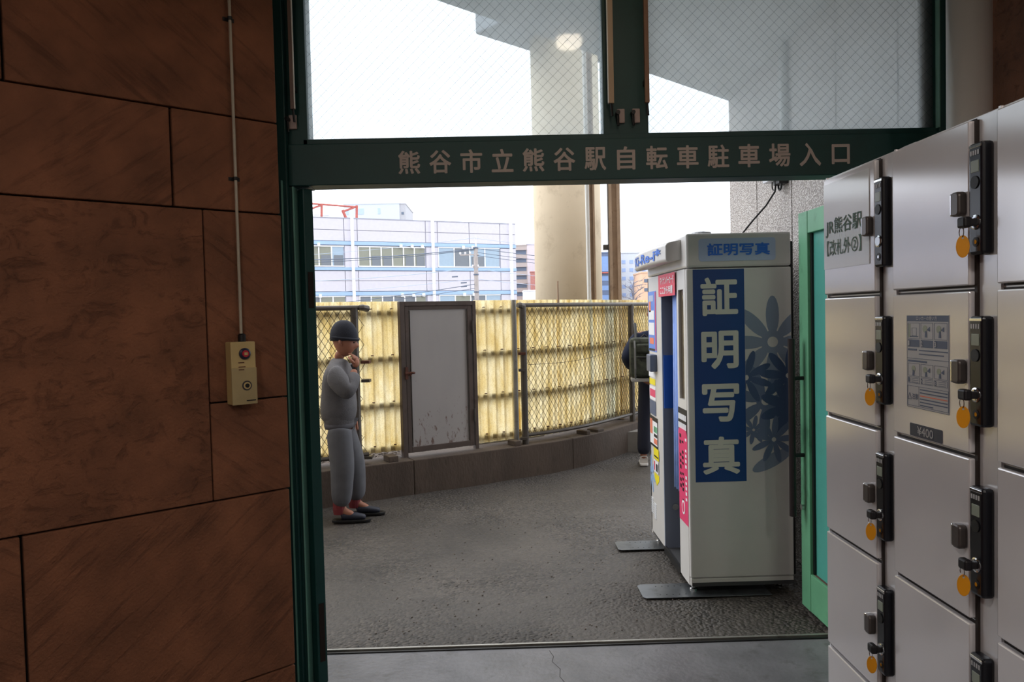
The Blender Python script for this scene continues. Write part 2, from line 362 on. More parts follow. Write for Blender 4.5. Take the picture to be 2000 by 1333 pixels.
# --- green portal frame
portal = empty('entrance_frame', 'dark green steel entrance frame with lettered beam across the doorway', 'door frame')
B(-.885, -.845, 3.06, 3.2, 0, 2.98, 'post', M_green, portal, .003)
B(-.845, -.832, 3.09, 3.2, 0, 2.10, 'post_rebate', M_green, portal, .001)
B(-.832, -.826, 3.085, 3.2, 0, 2.10, 'stop_strip', M_green2, portal)
tag(B(-.868, -.862, 3.053, 3.06, 0, 2.12, 'edge_strip', M_green2, portal), 'paler green narrow strip on the post')
B(-.845, -.765, 3.1, 3.2, 2.10, 2.98, 'window_stile', M_green, portal, .003)
B(1.66, 1.72, 3.06, 3.2, 0, 2.10, 'post', M_green, portal, .003)
B(1.855, 1.95, 3.08, 3.2, 2.10, 2.98, 'window_stile', M_green, portal, .003)
B(1.72, 1.95, 3.10, 3.13, 0, 2.10, 'side_panel', M_green, portal)
beam = B(-.845, 1.95, 3.085, 3.2, 2.103, 2.272, 'beam', M_green, portal, .003)
B(-.785, 1.865, 3.10, 3.18, 2.270, 2.295, 'window_sill', M_green, portal, .003)
B(.458, .645, 3.10, 3.19, 2.29, 2.98, 'mullion', M_green, portal, .003)
tag(B(1.850, 1.855, 3.075, 3.1, 2.29, 2.98, 'edge_strip', M_green2, portal), 'paler green narrow strip beside the right pane')
B(-.785, 1.865, 3.10, 3.19, 2.93, 2.98, 'head_rail', M_green, portal)
for i, ch in enumerate('熊谷市立熊谷駅自転車駐車場入口'):
    cx = -.349 + i*(1.441+.349)/14
    hw = .045 if ch not in '自口' else .038
    text('letter', ch, M_letter, beam, frame((cx, 3.085, 2.189), (1, 0, 0), (0, 0, 1)), -hw, hw, -.048 if ch not in '口' else -.042, .048 if ch not in '口' else .040, .0015, bold=.022)
def stay(x0, x1, m, m2, edge, ztop=2.96, zb=2.405):
    t = B(x0, x1, 3.045, 3.062, zb, ztop, 'stay_bar', m, portal, .001)
    if edge is not None: B(edge-.002, edge+.002, 3.040, 3.047, zb, ztop, 'bar_edge', m2, t)
    MB().tube([((x0+x1)/2, 3.054, zb), ((x0+x1)/2+.004, 3.056, zb-.05)], .005).build('stay_rod', M_black, t)
    B((x0+x1)/2-.008, (x0+x1)/2+.008, 3.05, 3.1, zb+.08, zb+.10, 'stay_clip', M_black, t)
M_barw = flat('pale_bar_edge', (225, 222, 212), .4)
stay(-.817, -.801, mat('brown_bar', (120, 96, 84), .5), M_barw, -.799)
stay(.472, .495, M_beige, M_barw, .471)
stay(.622, .640, mat('brown_bar2', (130, 96, 72), .5), M_barw, None)
stay(1.878, 1.90, M_barw, M_barw, None)
for x in (.529, .592, -.822, 1.93):
    q = MB().box(x-.016, x+.016, 3.088, 3.1, 2.335, 2.393).build('bracket_plate', mat('bracket_pale', (170, 150, 144), .5), portal, .003)
    MB().tube([(x-.016, 3.09, 2.372), (x-.016, 3.06, 2.372)], .009).build('pivot', M_black, q)
    MB().tube([(x-.016, 3.075, 2.370), (x-.014, 3.075, 2.32)], .005).build('latch_arm', M_black, q)
# wired glass panes
G_wire = flat('embedded_wire', (60, 70, 76), .4, .6)
for i, (x0, x1, hz) in enumerate(((-.765, .458, .30), (.645, 1.850, .32))):
    wd = empty('window_%d' % (i+1), kind='structure', cat='window', label=('left' if i == 0 else 'right')+' wired glass transom window above the lettered beam')
    MB().box(x0-.005, x1+.005, 3.128, 3.134, 2.285, 2.94).build('glass_pane', glass_mat('wired_glass_%d' % i, hz), wd)
    mb = MB(); p = .0428; W = x1-x0; Hh = .64
    k = -int(Hh/p)-1
    while k*p < W:
        for sgn in (1, -1):
            # line x = x0 + k*p + t*Hh (or mirrored)
            a = k*p; b2 = a+Hh; ta = max(0, -a/Hh); tb = min(1, (W-a)/Hh)
            if tb > ta:
                xa, xb = (a+ta*Hh, a+tb*Hh); za, zb = 2.295+ta*Hh, 2.295+tb*Hh
                if sgn < 0: xa, xb = W-xa, W-xb
                mb.tube([(x0+xa, 3.124, za), (x0+xb, 3.124, zb)], .00045, 3, caps=False)
        k += 1
    tag(mb.build('wire_mesh', G_wire, wd), kind='stuff')

# --- left leaf (opened outwards, edge towards us)
T = Matrix.Translation((-.777, 3.118, 0)) @ Matrix.Rotation(math.radians(128), 4, 'Z')
ll = empty('door_leaf', 'dark green steel door leaf folded open beside the left post', 'door'); ll.matrix_local = T
MB().box(0, .62, -.022, .022, .004, 2.095).build('leaf_body', M_green, ll, .004)
MB().box(.06, .56, -.026, .026, .25, 1.9).build('recessed_panel', mat('green_dark_panel', (12, 48, 42), .4), ll)
MB().box(-.003, .0, -.012, .012, .1, .35).build('hinge', M_joint, ll, .001)
MB().box(-.003, .0, -.012, .012, 1.6, 1.75).build('hinge', M_joint, ll, .001)
# --- right leaf, opened straight outwards, long pull bar
rl = empty('door_leaf', 'faded green door leaf standing open outwards with long dark pull bar', 'door')
B(1.530, 1.570, 3.64, 3.745, .03, 2.03, 'stile', M_lgreen, rl, .003)
B(1.530, 1.570, 3.16, 3.25, .03, 2.03, 'stile', M_lgreen, rl, .003)
B(1.532, 1.570, 3.25, 3.64, 1.92, 2.03, 'top_rail', M_lgreen, rl, .003)
B(1.532, 1.570, 3.25, 3.64, .03, .22, 'bottom_rail', M_lgreen, rl, .003)
B(1.556, 1.566, 3.25, 3.64, .22, 1.92, 'door_panel', M_pgreen, rl)
B(1.545, 1.556, 3.625, 3.642, .22, 1.92, 'panel_bead', M_black, rl)
B(1.545, 1.556, 3.25, 3.64, .205, .222, 'panel_bead', mat('rusty_bead', (96, 66, 58), .7), rl)
pb = MB().tube([(1.470, 3.70, .50), (1.470, 3.70, 1.40)], .017, 12).build('pull_bar', mat('dark_bronze', (42, 32, 32), .4, .3), rl, smooth=False)
for z in (.81, 1.2): MB().tube([(1.470, 3.70, z), (1.535, 3.70, z)], .010, 10).build('bar_bracket', M_black, pb)
MB().tube([(1.531, 3.70, .545), (1.512, 3.70, .545)], .014, 12).build('lock_cylinder', M_chrome, rl)

# --- outside wall on the right, aggregate panels
M_agg = mat('exposed_aggregate', (150, 146, 140), .85, var=.1, vscale=4)
nt = M_agg.node_tree; N = nt.nodes; L = nt.links; vo = N.new('ShaderNodeTexVoronoi'); vo.inputs['Scale'].default_value = 95
L.new(N['Mapping'].outputs[0], vo.inputs['Vector'])
rp = N.new('ShaderNodeValToRGB'); rp.color_ramp.elements[0].position = .05; rp.color_ramp.elements[0].color = (.95, .92, .90, 1); rp.color_ramp.elements[1].position = .6; rp.color_ramp.elements[1].color = (.42, .38, .36, 1)
L.new(vo.outputs['Distance'], rp.inputs[0]); L.new(rp.outputs[0], N['Principled BSDF'].inputs['Base Color'])
bp = N.new('ShaderNodeBump'); bp.inputs['Strength'].default_value = 1; bp.inputs['Distance'].default_value = .008; bp.invert = True
L.new(vo.outputs['Distance'], bp.inputs['Height']); L.new(bp.outputs[0], N['Principled BSDF'].inputs['Normal'])
ow = empty('wall_outside_right', kind='structure')
B(1.83, 2.1, 3.25, 5.7, 0, 3.18, 'wall_core', M_joint, ow)
ys = [5.70, 5.104, 4.50, 3.904, 3.30, 3.135]
for k in range(5):
    MB().box(0, .03, 0, ys[k]-ys[k+1]-.012, 0, 3.18).build('aggregate_panel', M_agg, ow, .003, loc=(1.80, ys[k+1]+.006, 0))
# --- canopy soffit with oblique edge
mb = MB(); e0 = Vector((1.832, 5.805)); e1 = Vector((-.277, 3.881)); dd = (e0-e1).normalized()
pA = e1 - dd*1.02; pB = e0 + dd*.0
poly = [(pB.x, pB.y), (2.6, 5.805), (2.6, 3.2), (pA.x, 3.2), (pA.x, pA.y)]
n = len(poly); mb.add([(x, y, 3.18) for x, y in poly]+[(x, y, 3.45) for x, y in poly],
    [tuple(range(n)), tuple(range(2*n-1, n-1, -1))]+[(i, i+n, (i+1) % n+n, (i+1) % n) for i in range(n)])
struct(mb.build('canopy_slab', M_canopy))
# ------------------------------------------------------------------ fence path
PTS = [Vector(p) for p in ((-3.4, 5.05), (-1.12, 6.30), (-.04, 6.90), (.82, 7.49), (1.68, 8.55), (3.0, 10.3))]
PATH = []
for i in range(len(PTS)-1):
    p0 = PTS[max(i-1, 0)]; p1 = PTS[i]; p2 = PTS[i+1]; p3 = PTS[min(i+2, len(PTS)-1)]
    for k in range(20):
        t = k/20; PATH.append(.5*((2*p1)+(-p0+p2)*t+(2*p0-5*p1+4*p2-p3)*t*t+(-p0+3*p1-3*p2+p3)*t**3))
PATH.append(PTS[-1]); SL = [0]
for i in range(len(PATH)-1): SL.append(SL[-1]+(PATH[i+1]-PATH[i]).length)
def path(s, off=0, z=0):
    s = min(max(s, 0), SL[-1]-1e-5); i = 0
    while SL[i+1] < s: i += 1
    d = (PATH[i+1]-PATH[i]).normalized(); j = min(i+1, len(PATH)-2); d2 = (PATH[j+1]-PATH[j]).normalized(); t = (s-SL[i])/(SL[i+1]-SL[i])
    q = (d*(1-t)+d2*t).normalized(); p = PATH[i]+d*(s-SL[i]); return Vector((p.x-q.y*off, p.y+q.x*off, z))
def strip(mb, s0, s1, o0, o1, z0, z1, n=None):
    n = n or max(1, int((s1-s0)/.12)); vs = []; fs = []
    for k in range(n+1):
        s = s0+(s1-s0)*k/n
        vs += [path(s, o0, z0), path(s, o1, z0), path(s, o1, z1), path(s, o0, z1)]
    for k in range(n):
        for q in range(4): a = k*4+q; b = k*4+(q+1) % 4; fs.append((a, b, b+4, a+4))
    fs += [(3, 2, 1, 0), (n*4, n*4+1, n*4+2, n*4+3)]
    mb.add(vs, fs); return mb
cb = empty('curb', 'weathered low concrete curb curving along the far side of the walkway', 'curb')
for s0, s1 in ((0, 1.5), (1.503, 3.0), (3.003, 4.75), (4.753, 6.2), (6.203, 8.4)):
    strip(MB(), s0, s1, 0, .34, -.05, .30).build('curb_section', M_curb, cb, .008)
# ground beyond
mb = MB()
vs = []
for k in range(61):
    s = SL[-1]*k/60; vs += [path(s, .33, .26), path(s, .33, .26)+Vector((0, 3.0, -.02))]
fs = [(2*k, 2*k+2, 2*k+3, 2*k+1) for k in range(60)]
mb.add(vs, fs); mb.box(-60, 60, 6.5, 140, -.4, .20, None) if False else None
struct(mb.build('ballast_bed', M_grav))
struct(MB().box(-70, 70, 8.2, 160, -.4, .22).build('ground', mat('far_ground', (130, 126, 120), .9)))
mb = MB()
for i in range(1500):
    p = path(random.uniform(2.2, 4.0), random.uniform(.33, .95), .265); r = random.uniform(.010, .022)
    a = random.uniform(0, 6.28)
    mb.lathe([(r*.5, -r*.5), (r, -r*.1), (r*.8, r*.4), (r*.3, r*.6)], 5, Matrix.Translation(p) @ Matrix.Rotation(a, 4, 'Z') @ Matrix.Diagonal((1, .7, .8, 1)))
tag(mb.build('ballast_stones', M_stoneg), 'grey brown ballast gravel lying behind the curb under the steel gate', 'gravel', None, 'stuff')
struct(strip(MB(), 3.74, 4.7, .36, .62, .2, .335).build('pale_footing', M_pale))

# ------------------------------------------------------------------ corrugated fence
def sheet(s0, s1, m, parent, z0=.315, z1=1.70, off=.25):
    P = .094; A = .017; prof = [(0, 0), (.32, 0), (.42, 1), (.82, 1), (.92, 0)]; vs = []; s = s0; k = 0
    pts = []
    while True:
        done = False
        for a, b in prof:
            q = s0+(k+a)*P
            if q > s1: done = True; break
            pts.append((q, off - b*A))
        if done: break
        k += 1
    if pts[-1][0] < s1: pts.append((s1, pts[-1][1]))
    for q, o in pts: vs += [path(q, o, z0), path(q, o, z1)]
    mb = MB(); mb.add(vs, [(2*i, 2*i+2, 2*i+3, 2*i+1) for i in range(len(pts)-1)])
    o = mb.build('corrugated_sheet', m, parent); md = o.modifiers.new('solid', 'SOLIDIFY'); md.thickness = .0015
    return o
M_rust = mat('rusty_bolt', (90, 50, 34), .7)
def sheetfence(label, ranges, r0, r1, z0=.315):
    t = empty('corrugated_fence', label, 'fence', tuple(path((r0+r1)/2, .27, .3)))
    inv = Matrix.Translation(-t.location)
    kids = []
    for s0, s1, mi in ranges:
        kids.append(sheet(s0, s1, M_frp[mi], t, z0))
    for z in (1.600, 1.190, .775, .385):
        kids.append(strip(MB(), r0, r1, .262, .300, z-.025, z+.025).build('fence_rail', M_frame, t))
        s = r0+.09; k = 0
        while s < r1-.03:
            a = path(s, .232, z+.03); b = path(s, .205, z+.034)
            bo = MB().tube([a, b], [.004, .004], 5).build('hook_bolt', M_rust, t); kids.append(bo)
            kids.append(None); 
            hd = MB().lathe([(.012, -.004), (.012, .004)], 7, Matrix.Translation(b)).build('bolt_head', M_rust, bo)
            s += .188; k += 1
    for o in kids:
        if o is not None: o.matrix_local = inv @ o.matrix_local
    return t, inv
t1, i1 = sheetfence('yellowed translucent corrugated fence between left pipe fence and steel gate', [(0, .95, 0), (.9, 1.9, 0), (1.86, 2.995, 0)], 0, 2.995, .355)
t2, i2 = sheetfence('long yellowed translucent corrugated fence curving right of the steel gate', [(3.765, 4.27, 0), (4.25, 4.83, 0), (4.81, 5.42, 0), (5.41, 5.50, 1), (5.50, 5.80, 0), (5.79, 6.02, 1), (6.0, 6.6, 0), (6.58, 7.3, 0), (7.28, 8.4, 0)], 3.765, 8.4, .33)
for s in (5.72, 7.3):
    p = path(s, .33, 0); o = MB().tube([(p.x, p.y, .25), (p.x, p.y, 1.70)], .022, 8).build('fence_post', M_frame, t2); o.matrix_local = i2
p = path(4.165, .17, 0); o = MB().tube([(p.x, p.y, .29), (p.x, p.y, 1.70)], .026, 12).build('fence_post', M_steel_r, t2); o.matrix_local = i2
MB().tube([path(4.84, .24, 1.6), path(4.84, .24, 1.89)], .011, 8).build('stub_pipe', M_post, t2).matrix_local = i2
for (s, ln, h) in ((2.78, .09, .05), (4.05, .07, .05), (5.2, .12, .03), (5.0, .06, .04)):
    tag(strip(MB(), s, s+ln, .02, .16, .30, .30+h, 1).build('concrete_chunk', M_curb, None, .006), 'grey concrete packing block on the curb '+{2.78: 'left of the gate', 4.05: 'under the pale round post', 5.2: 'under the mesh fence right part', 5.0: 'under the middle of the mesh fence'}[s], 'block')

# ------------------------------------------------------------------ steel gate
a = path(2.968, .18); b = path(3.735, .18); gx = (b-a).normalized(); gl = (b-a).length
gate = empty('steel_gate', 'grey rust-streaked steel service gate standing on the curb', 'gate'); gate.matrix_local = frame(a, gx, (0, 0, 1))
for x0, x1, z0, z1, nm in ((0, .045, .29, 1.695, 'gate_post'), (gl-.035, gl, .29, 1.695, 'gate_post'), (.045, gl-.035, 1.655, 1.695, 'gate_head')):
    MB().box(x0, x1, -.03, .03, z0, z1).build(nm, M_gframe, gate, .003)
lf = MB().box(.085, gl-.085, -.012, .004, .36, 1.635).build('gate_panel', M_gate, gate, .002)
for x0, x1, z0, z1 in ((.050, .087, .335, 1.655), (gl-.088, gl-.043, .335, 1.655), (.087, gl-.088, 1.620, 1.655), (.087, gl-.088, .335, .385)):
    MB().box(x0, x1, -.022, .012, z0, z1).build('leaf_frame', M_gframe, lf, .003)
MB().box(.093, .097, -.026, -.012, .39, 1.615).build('leaf_bead', M_frame, lf); MB().box(gl-.098, gl-.094, -.026, -.012, .39, 1.615).build('leaf_bead', M_frame, lf)
h = MB().box(.03, .12, -.045, -.022, 1.045, 1.065).build('latch', M_rust, gate, .003)
MB().tube([(.075, -.045, 1.03), (.09, -.06, 1.06), (.12, -.05, 1.055)], .007, 6).build('padlock', M_rust, h)
MB().box(.035, .06, -.04, -.02, 1.0, 1.11).build('latch_plate', M_rust, h)
for z in (.62, 1.45): MB().tube([(gl-.040, -.034, z-.06), (gl-.040, -.034, z+.06)], .008, 8).build('gate_hinge', M_frame, gate)

# ------------------------------------------------------------------ chain-link fences on the curb
M_wire = mat('rusty_wire', (62, 52, 42), .6, .4)
def chain(label, s0, s1, posts, capend, zb=.385, zt=1.645, o=.08):
    t = empty('mesh_fence', label, 'fence', tuple(path((s0+s1)/2, o, .3))); inv = Matrix.Translation(-t.location); ks = []
    n = 14
    ks.append(MB().tube([path(s0+(s1-s0)*k/n, o, zt) for k in range(n+1)], .021, 8).build('top_rail', M_frame, t))
    ks.append(MB().tube([path(s0+(s1-s0)*k/n, o, zb) for k in range(n+1)], .019, 8).build('bottom_rail', M_frame, t))
    for p in posts: ks.append(MB().tube([path(p, o, .28), path(p, o, zt)], .033, 10).build('fence_post', M_frame, t))
    for p in capend:
        ks.append(MB().tube([path(p-.05, o-.02, zt), path(p-.02, o-.02, zt), path(p+.03, o, zt-.01)], [.024, .028, .03], 8).build('rail_cap', M_frame, t))
        for z in (1.18, 1.02, .36): ks.append(MB().box(-.036, .036, -.05, .04, -.012, .012, Matrix.Translation(path(p, o, z))).build('clamp', M_rust if z == 1.18 else M_frame, t))
    mb = MB(); p = .056; Hh = zt-zb; k = -int(Hh/.75/p)-2; W = s1-s0
    zs = lambda q: zb+q
    rise = 1.5
    while k*p < W:
        for sg in (1, -1):
            a = k*p; pts = []
            for q in range(9):
                tt = q/8; x = a+tt*Hh/rise
                if 0 <= x <= W: pts.append(path(s0+(x if sg > 0 else W-x), o+.003*sg, zb+tt*Hh))
            if len(pts) > 1: mb.tube(pts, .0022, 4, caps=False)
        k += 1
    ks.append(tag(mb.build('wire_netting', M_wire, t), kind='stuff'))
    for x in ks: x.matrix_local = inv @ x.matrix_local
    return t, inv
chain('dark pipe-framed mesh fence panel at the left behind the smoking person', .3, 2.62, [.4, 1.5, 2.53], [2.62])
tt, ii = chain('dark pipe-framed chain-link fence in front of the curving yellow sheets', 4.18, 8.1, [4.21, 6.09, 7.9], [4.19])
wv = MB().tube([path(4.25+(5.6-4.25)*k/12, .06, 1.07+.07*(k/12)-.03*math.sin(math.pi*k/12)) for k in range(13)], .0022, 5).build('loose_wire', M_wire, tt); wv.matrix_local = ii

# ------------------------------------------------------------------ pier, posts, pole
pier = empty('round_pier', 'thick round beige concrete pier behind the yellow fence', 'pier', (1.097, 11.4, 0))
MB().lathe([(.512, -.2), (.512, 5.9)], 48).build('shaft', M_pier, pier, smooth=False).data.shade_smooth()
MB().box(-1.0, 1.4, -.45, .45, 5.7, 7.0, Matrix.Rotation(math.radians(42), 4, 'Z') @ Matrix.Translation((-.2, .2, 0))).build('cross_beam', mat('beam_concrete', (160, 165, 172), .8), pier, .02)
def hpost(name, label, x, y, w, h, m, z1=6.0):
    t = empty(name, label, 'post', (x, y, .1))
    MB().box(-w/2, -w*.22, -.05, .05, 0, z1).build('flange', m, t); MB().box(w*.22, w/2, -.05, .05, 0, z1).build('flange', m, t)
    MB().box(-w*.22, w*.22, -.015, .015, 0, z1).build('web', m, t); MB().box(-w*.6, w*.6, -.09, .09, 0, .2).build('base_plate', m, t)
    return t
hp = hpost('steel_post', 'brown steel H-section post standing just behind the corrugated fence', 1.383, 8.70, .135, .1, M_post)
MB().box(-.13, -.06, -.03, .03, 2.19, 2.25).build('strut', M_frame, hp)
MB().box(-.073, -.067, -.052, .02, 0, 6).build('edge_flange', M_frame, hp)
hpost('steel_post', 'thinner brown steel post between white pipe and the tall H-section post', 1.150, 8.95, .075, .1, M_post)
MB().tube([(1.105, 8.85, .1), (1.095, 8.85, 2), (1.088, 8.85, 6)], .0235, 12).build('drain_pipe', flat('white_pipe', (225, 224, 218), .4)); tag(bpy.data.objects['drain_pipe'], 'slim white vertical drain pipe in front of the round pier', 'pipe')

# ------------------------------------------------------------------ photo booth
BX0, BX1, BY0, BY1, BZ0, BZ1 = 1.015, 1.583, 3.973, 5.00, .05, 1.965
booth = empty('photo_booth', 'white photo booth with large blue vertical sign, beside the outside wall', 'photo booth', (1.3, 4.48, 0))
bi = Matrix.Translation((-1.3, -4.48, 0)); KB = []
def bb(x0, x1, y0, y1, z0, z1, name, m, parent=booth, bev=0):
    o = MB().box(x0, x1, y0, y1, z0, z1, bi if True else None).build(name, m, parent, bev); return o
# side panels (towards us / far), back, roof, face pieces with real opening
near = bb(BX0, BX1, BY0, BY0+.03, BZ0+.045, 1.778, 'front_panel', M_white, booth, .008)
bb(BX0+.004, BX1-.002, BY0+.003, BY0+.03, BZ0, BZ0+.042, 'plinth', M_white, booth, .003)
bb(BX0, BX1, BY0-.002, BY1, 1.783, BZ1, 'roof_box', M_white, booth, .012)
bb(BX0, BX1, BY1-.03, BY1, BZ0, 1.78, 'rear_panel', M_white, booth, .004)
bb(BX1-.03, BX1, BY0+.03, BY1-.03, BZ0, 1.78, 'back_panel', M_whites, booth)
bb(BX1, BX1+.012, BY0+.01, BY1, BZ0+.05, BZ1-.05, 'back_channel', M_black, booth)
fp = bb(BX0, BX0+.03, 4.16, 4.20, BZ0, 1.778, 'door_jamb', M_white, booth, .003)
bb(BX0, BX0+.03, BY0+.03, 4.16, BZ0, 1.06, 'side_panel_lower', M_white, booth)
bb(BX0, BX0+.03, BY0+.03, 4.16, 1.67, 1.778, 'side_panel_upper', M_white, booth)
bb(BX0, BX0+.03, BY0+.03, 4.045, 1.06, 1.67, 'side_panel_edge', M_white, booth)
bb(BX0+.012, BX0+.02, 4.045, 4.16, 1.06, 1.67, 'slot_window', M_glassd, booth)
far = bb(BX0, BX0+.03, 4.60, BY1-.001, BZ0+.02, 1.778, 'machine_panel', M_white, booth, .004)
bb(BX0, BX0+.18, 4.585, 4.60, BZ0+.02, 1.778, 'machine_side', M_boothin, booth)
bb(BX0+.03, BX0+.034, 4.60, 4.99, .3, 1.7, 'machine_back', M_boothin, booth)
bb(BX0, BX0+.03, 4.20, 4.585, 1.66, 1.778, 'lintel', M_white, booth)
bb(BX0+.01, BX1, BY0, BY1, BZ0, BZ0+.02, 'booth_floor', mat('booth_floor_mat', (60, 60, 62), .6), booth)
bb(BX0-.004, BX0+.01, 4.20, 4.60, BZ0-.01, BZ0+.03, 'sill_strip', M_black, booth)
bb(1.14, 1.20, 4.586, 4.60, .2, 1.75, 'inner_wall', M_boothin, booth)
bb(1.03, BX1-.03, 4.80, 4.82, .1, 1.75, 'inner_wall', M_boothin, booth)
bb(1.022, 1.12, 4.578, 4.585, .95, 1.28, 'blue_strip', M_mblue, booth)
bb(1.05, 1.2, 4.62, 4.80, .62, .68, 'coin_tray', M_black, booth)
MB().tube([(1.08, 4.584, .33), (1.08, 4.576, .33)], .02, 14, bi).build('round_lock', M_steel, booth)
# seat
st = MB().lathe([(.03, .05), (.03, .5)], 12, bi @ Matrix.Translation((1.36, 4.25, 0))).build('stool_stem', M_steel, booth)
MB().lathe([(.13, .5), (.14, .53), (.13, .56)], 20, bi @ Matrix.Translation((1.36, 4.25, 0))).build('stool_seat', M_black, st)
# curtains
def curtain(x, y0, y1, z0, z1, m, nm, folds):
    mb = MB(); n = 40; vs = []
    for k in range(n+1):
        y = y0+(y1-y0)*k/n; w_ = .012*math.sin(k/n*folds*2*math.pi)
        for z, a in ((z0+.06*(1-k/n)*0, 1.3), ((z0+z1)/2, 1.0), (z1, .6)): vs.append((x+w_*a, y, z))
    fs = []
    for k in range(n):
        for q in range(2): a = k*3+q; fs.append((a, a+3, a+4, a+1))
    mb.add(vs, fs, bi); o = mb.build(nm, m, booth, smooth=True); s = o.modifiers.new('solid', 'SOLIDIFY'); s.thickness = .002; return o
curtain(1.05, 4.20, 4.41, .50, 1.665, M_curt, 'curtain', 4)
curtain(1.16, 4.42, 4.57, .9, 1.70, M_curtd, 'backdrop_curtain', 3)
# hood (bowed)
mb = MB(); n = 16; prof = [(0, 1.833), (0, 1.940)]
vs = []
for k in range(n+1):
    t = k/n; y = 4.075+(4.985-4.075)*t; dpt = .086+.035*math.sin(math.pi*t)**.7*(1)
    vs += [(BX0+.002, y, 1.835), (BX0-dpt+.012, y, 1.823), (BX0-dpt, y, 1.835), (BX0-dpt, y, 1.915), (BX0-dpt+.014, y, 1.930), (BX0+.002, y, 1.945)]
fs = []
for k in range(n):
    for q in range(6): a = k*6+q; b = k*6+(q+1) % 6; fs.append((a, b, b+6, a+6))
fs += [(5, 4, 3, 2, 1, 0), tuple(n*6+q for q in range(6))]
mb.add(vs, fs, bi); hood = mb.build('hood_light', M_white, booth, .006)
# hood lettering (follows the bow approx as flat segments)
TS = frame((BX0-.122, 4.98, 1.87), (0, -1, 0), (0, 0, 1))
def hoodtext(txt, y0, y1, z0, z1, m):
    v, fs = text_mesh(txt, .03); ax = min(p[0] for p in v); bx = max(p[0] for p in v); ay = min(p[1] for p in v); by = max(p[1] for p in v)
    out = []
    for p in v:
        y = y0+(p[0]-ax)/(bx-ax)*(y1-y0); t = (y-4.075)/(4.985-4.075); d = .086+.035*math.sin(math.pi*min(max(t, 0), 1))**.7
        out.append((BX0-d-.0025-p[2], y, z0+(p[1]-ay)/(by-ay)*(z1-z0)))
    mb = MB(); mb.add(out, fs, bi); return mb.build('hood_lettering', m, hood)
hoodtext('Ki-Re-i*', 4.85, 4.14, 1.842, 1.905, M_mblue)
# front graphics
FT = frame((0, BY0, 0), (1, 0, 0), (0, 0, 1)); FT = bi @ FT
mb = MB(); decal(mb, FT, 1.050, 1.327, .622, 1.772, .0015); sign = mb.build('sign_panel', M_blue, near)
for i, ch in enumerate('証明写真'):
    zc = [1.625, 1.338, 1.052, .766][i]
    text('sign_character', ch, M_glyph, near, FT, 1.090, 1.292, zc-.103, zc+.103, .0035, bold=.028)
mb = MB(); pr = []
def rrect(x0, x1, z0, z1, r, n=5):
    P = []
    for cx, cz, a0 in ((x1-r, z0+r, -90), (x1-r, z1-r, 0), (x0+r, z1-r, 90), (x0+r, z0+r, 180)):
        for k in range(n+1): a = math.radians(a0+90*k/n); P.append((cx+r*math.cos(a), cz+r*math.sin(a)))
    return P
rb = bpy.data.objects['roof_box']
MB().prism(rrect(1.083, 1.497, 1.815, 1.936, .016), -.006, 0.004, FT).build('top_sign', M_lblue, rb)
text('top_sign_text', '証明写真', M_mblue, rb, FT, 1.128, 1.466, 1.843, 1.910, .0075, bold=.03)
def flower(cx, cz, R, wd, n, m, off, rot=0, hole=.2, gaps=()):
    mb = MB()
    for k in range(n):
        if k in gaps: continue
        a = rot+2*math.pi*k/n; P = []
        for q in range(20):
            t = 2*math.pi*q/20; u = R*(.5+hole*.5)+R*(.5-hole*.5)*math.cos(t)*1.0; v_ = wd*math.sin(t)
            P.append((cx+u*math.sin(a)+v_*math.cos(a), cz+u*math.cos(a)-v_*math.sin(a)))
        P = clip(P, 1.328, 1.578, .12, 1.76)
        if len(P) >= 3: mb.prism(P[::-1], -off-k*.00002, -off+.0003, FT)
    # disc around the hole
    ring = []
    for q in range(24):
        t = 2*math.pi*q/24; t2 = 2*math.pi*(q+1)/24; r0_, r1_ = R*hole*.72, R*hole*1.6
        P = clip([(cx+r0_*math.sin(t), cz+r0_*math.cos(t)), (cx+r1_*math.sin(t), cz+r1_*math.cos(t)), (cx+r1_*math.sin(t2), cz+r1_*math.cos(t2)), (cx+r0_*math.sin(t2), cz+r0_*math.cos(t2))], 1.328, 1.578, .12, 1.76)
        if len(P) >= 3: mb.prism(P[::-1], -off-.0004, -off+.0003, FT)
    return mb.build('flower_print', m, near)
flower(1.478, 1.374, .25, .036, 8, M_flow[0], .0012, 0, .16)
flower(1.435, 1.054, .21, .030, 7, M_flow[1], .0018, .5, .15)
flower(1.33, 1.185, .15, .02, 8, M_flow[2], .0024, .3, .14)
flower(1.56, 1.19, .16, .024, 8, M_flow[2], .0026, .1, .12)
flower(1.57, 1.02, .17, .028, 9, M_flow[2], .0029, .2, .1)
flower(1.478, .845, .13, .017, 9, M_flow[1], .0032, .1, .13)
flower(1.368, .90, .08, .012, 8, M_flow[1], .0034, .2, .14)
flower(1.60, .80, .27, .036, 5, M_flow[0], .0014, -2.05, .1, (1, 2, 4))
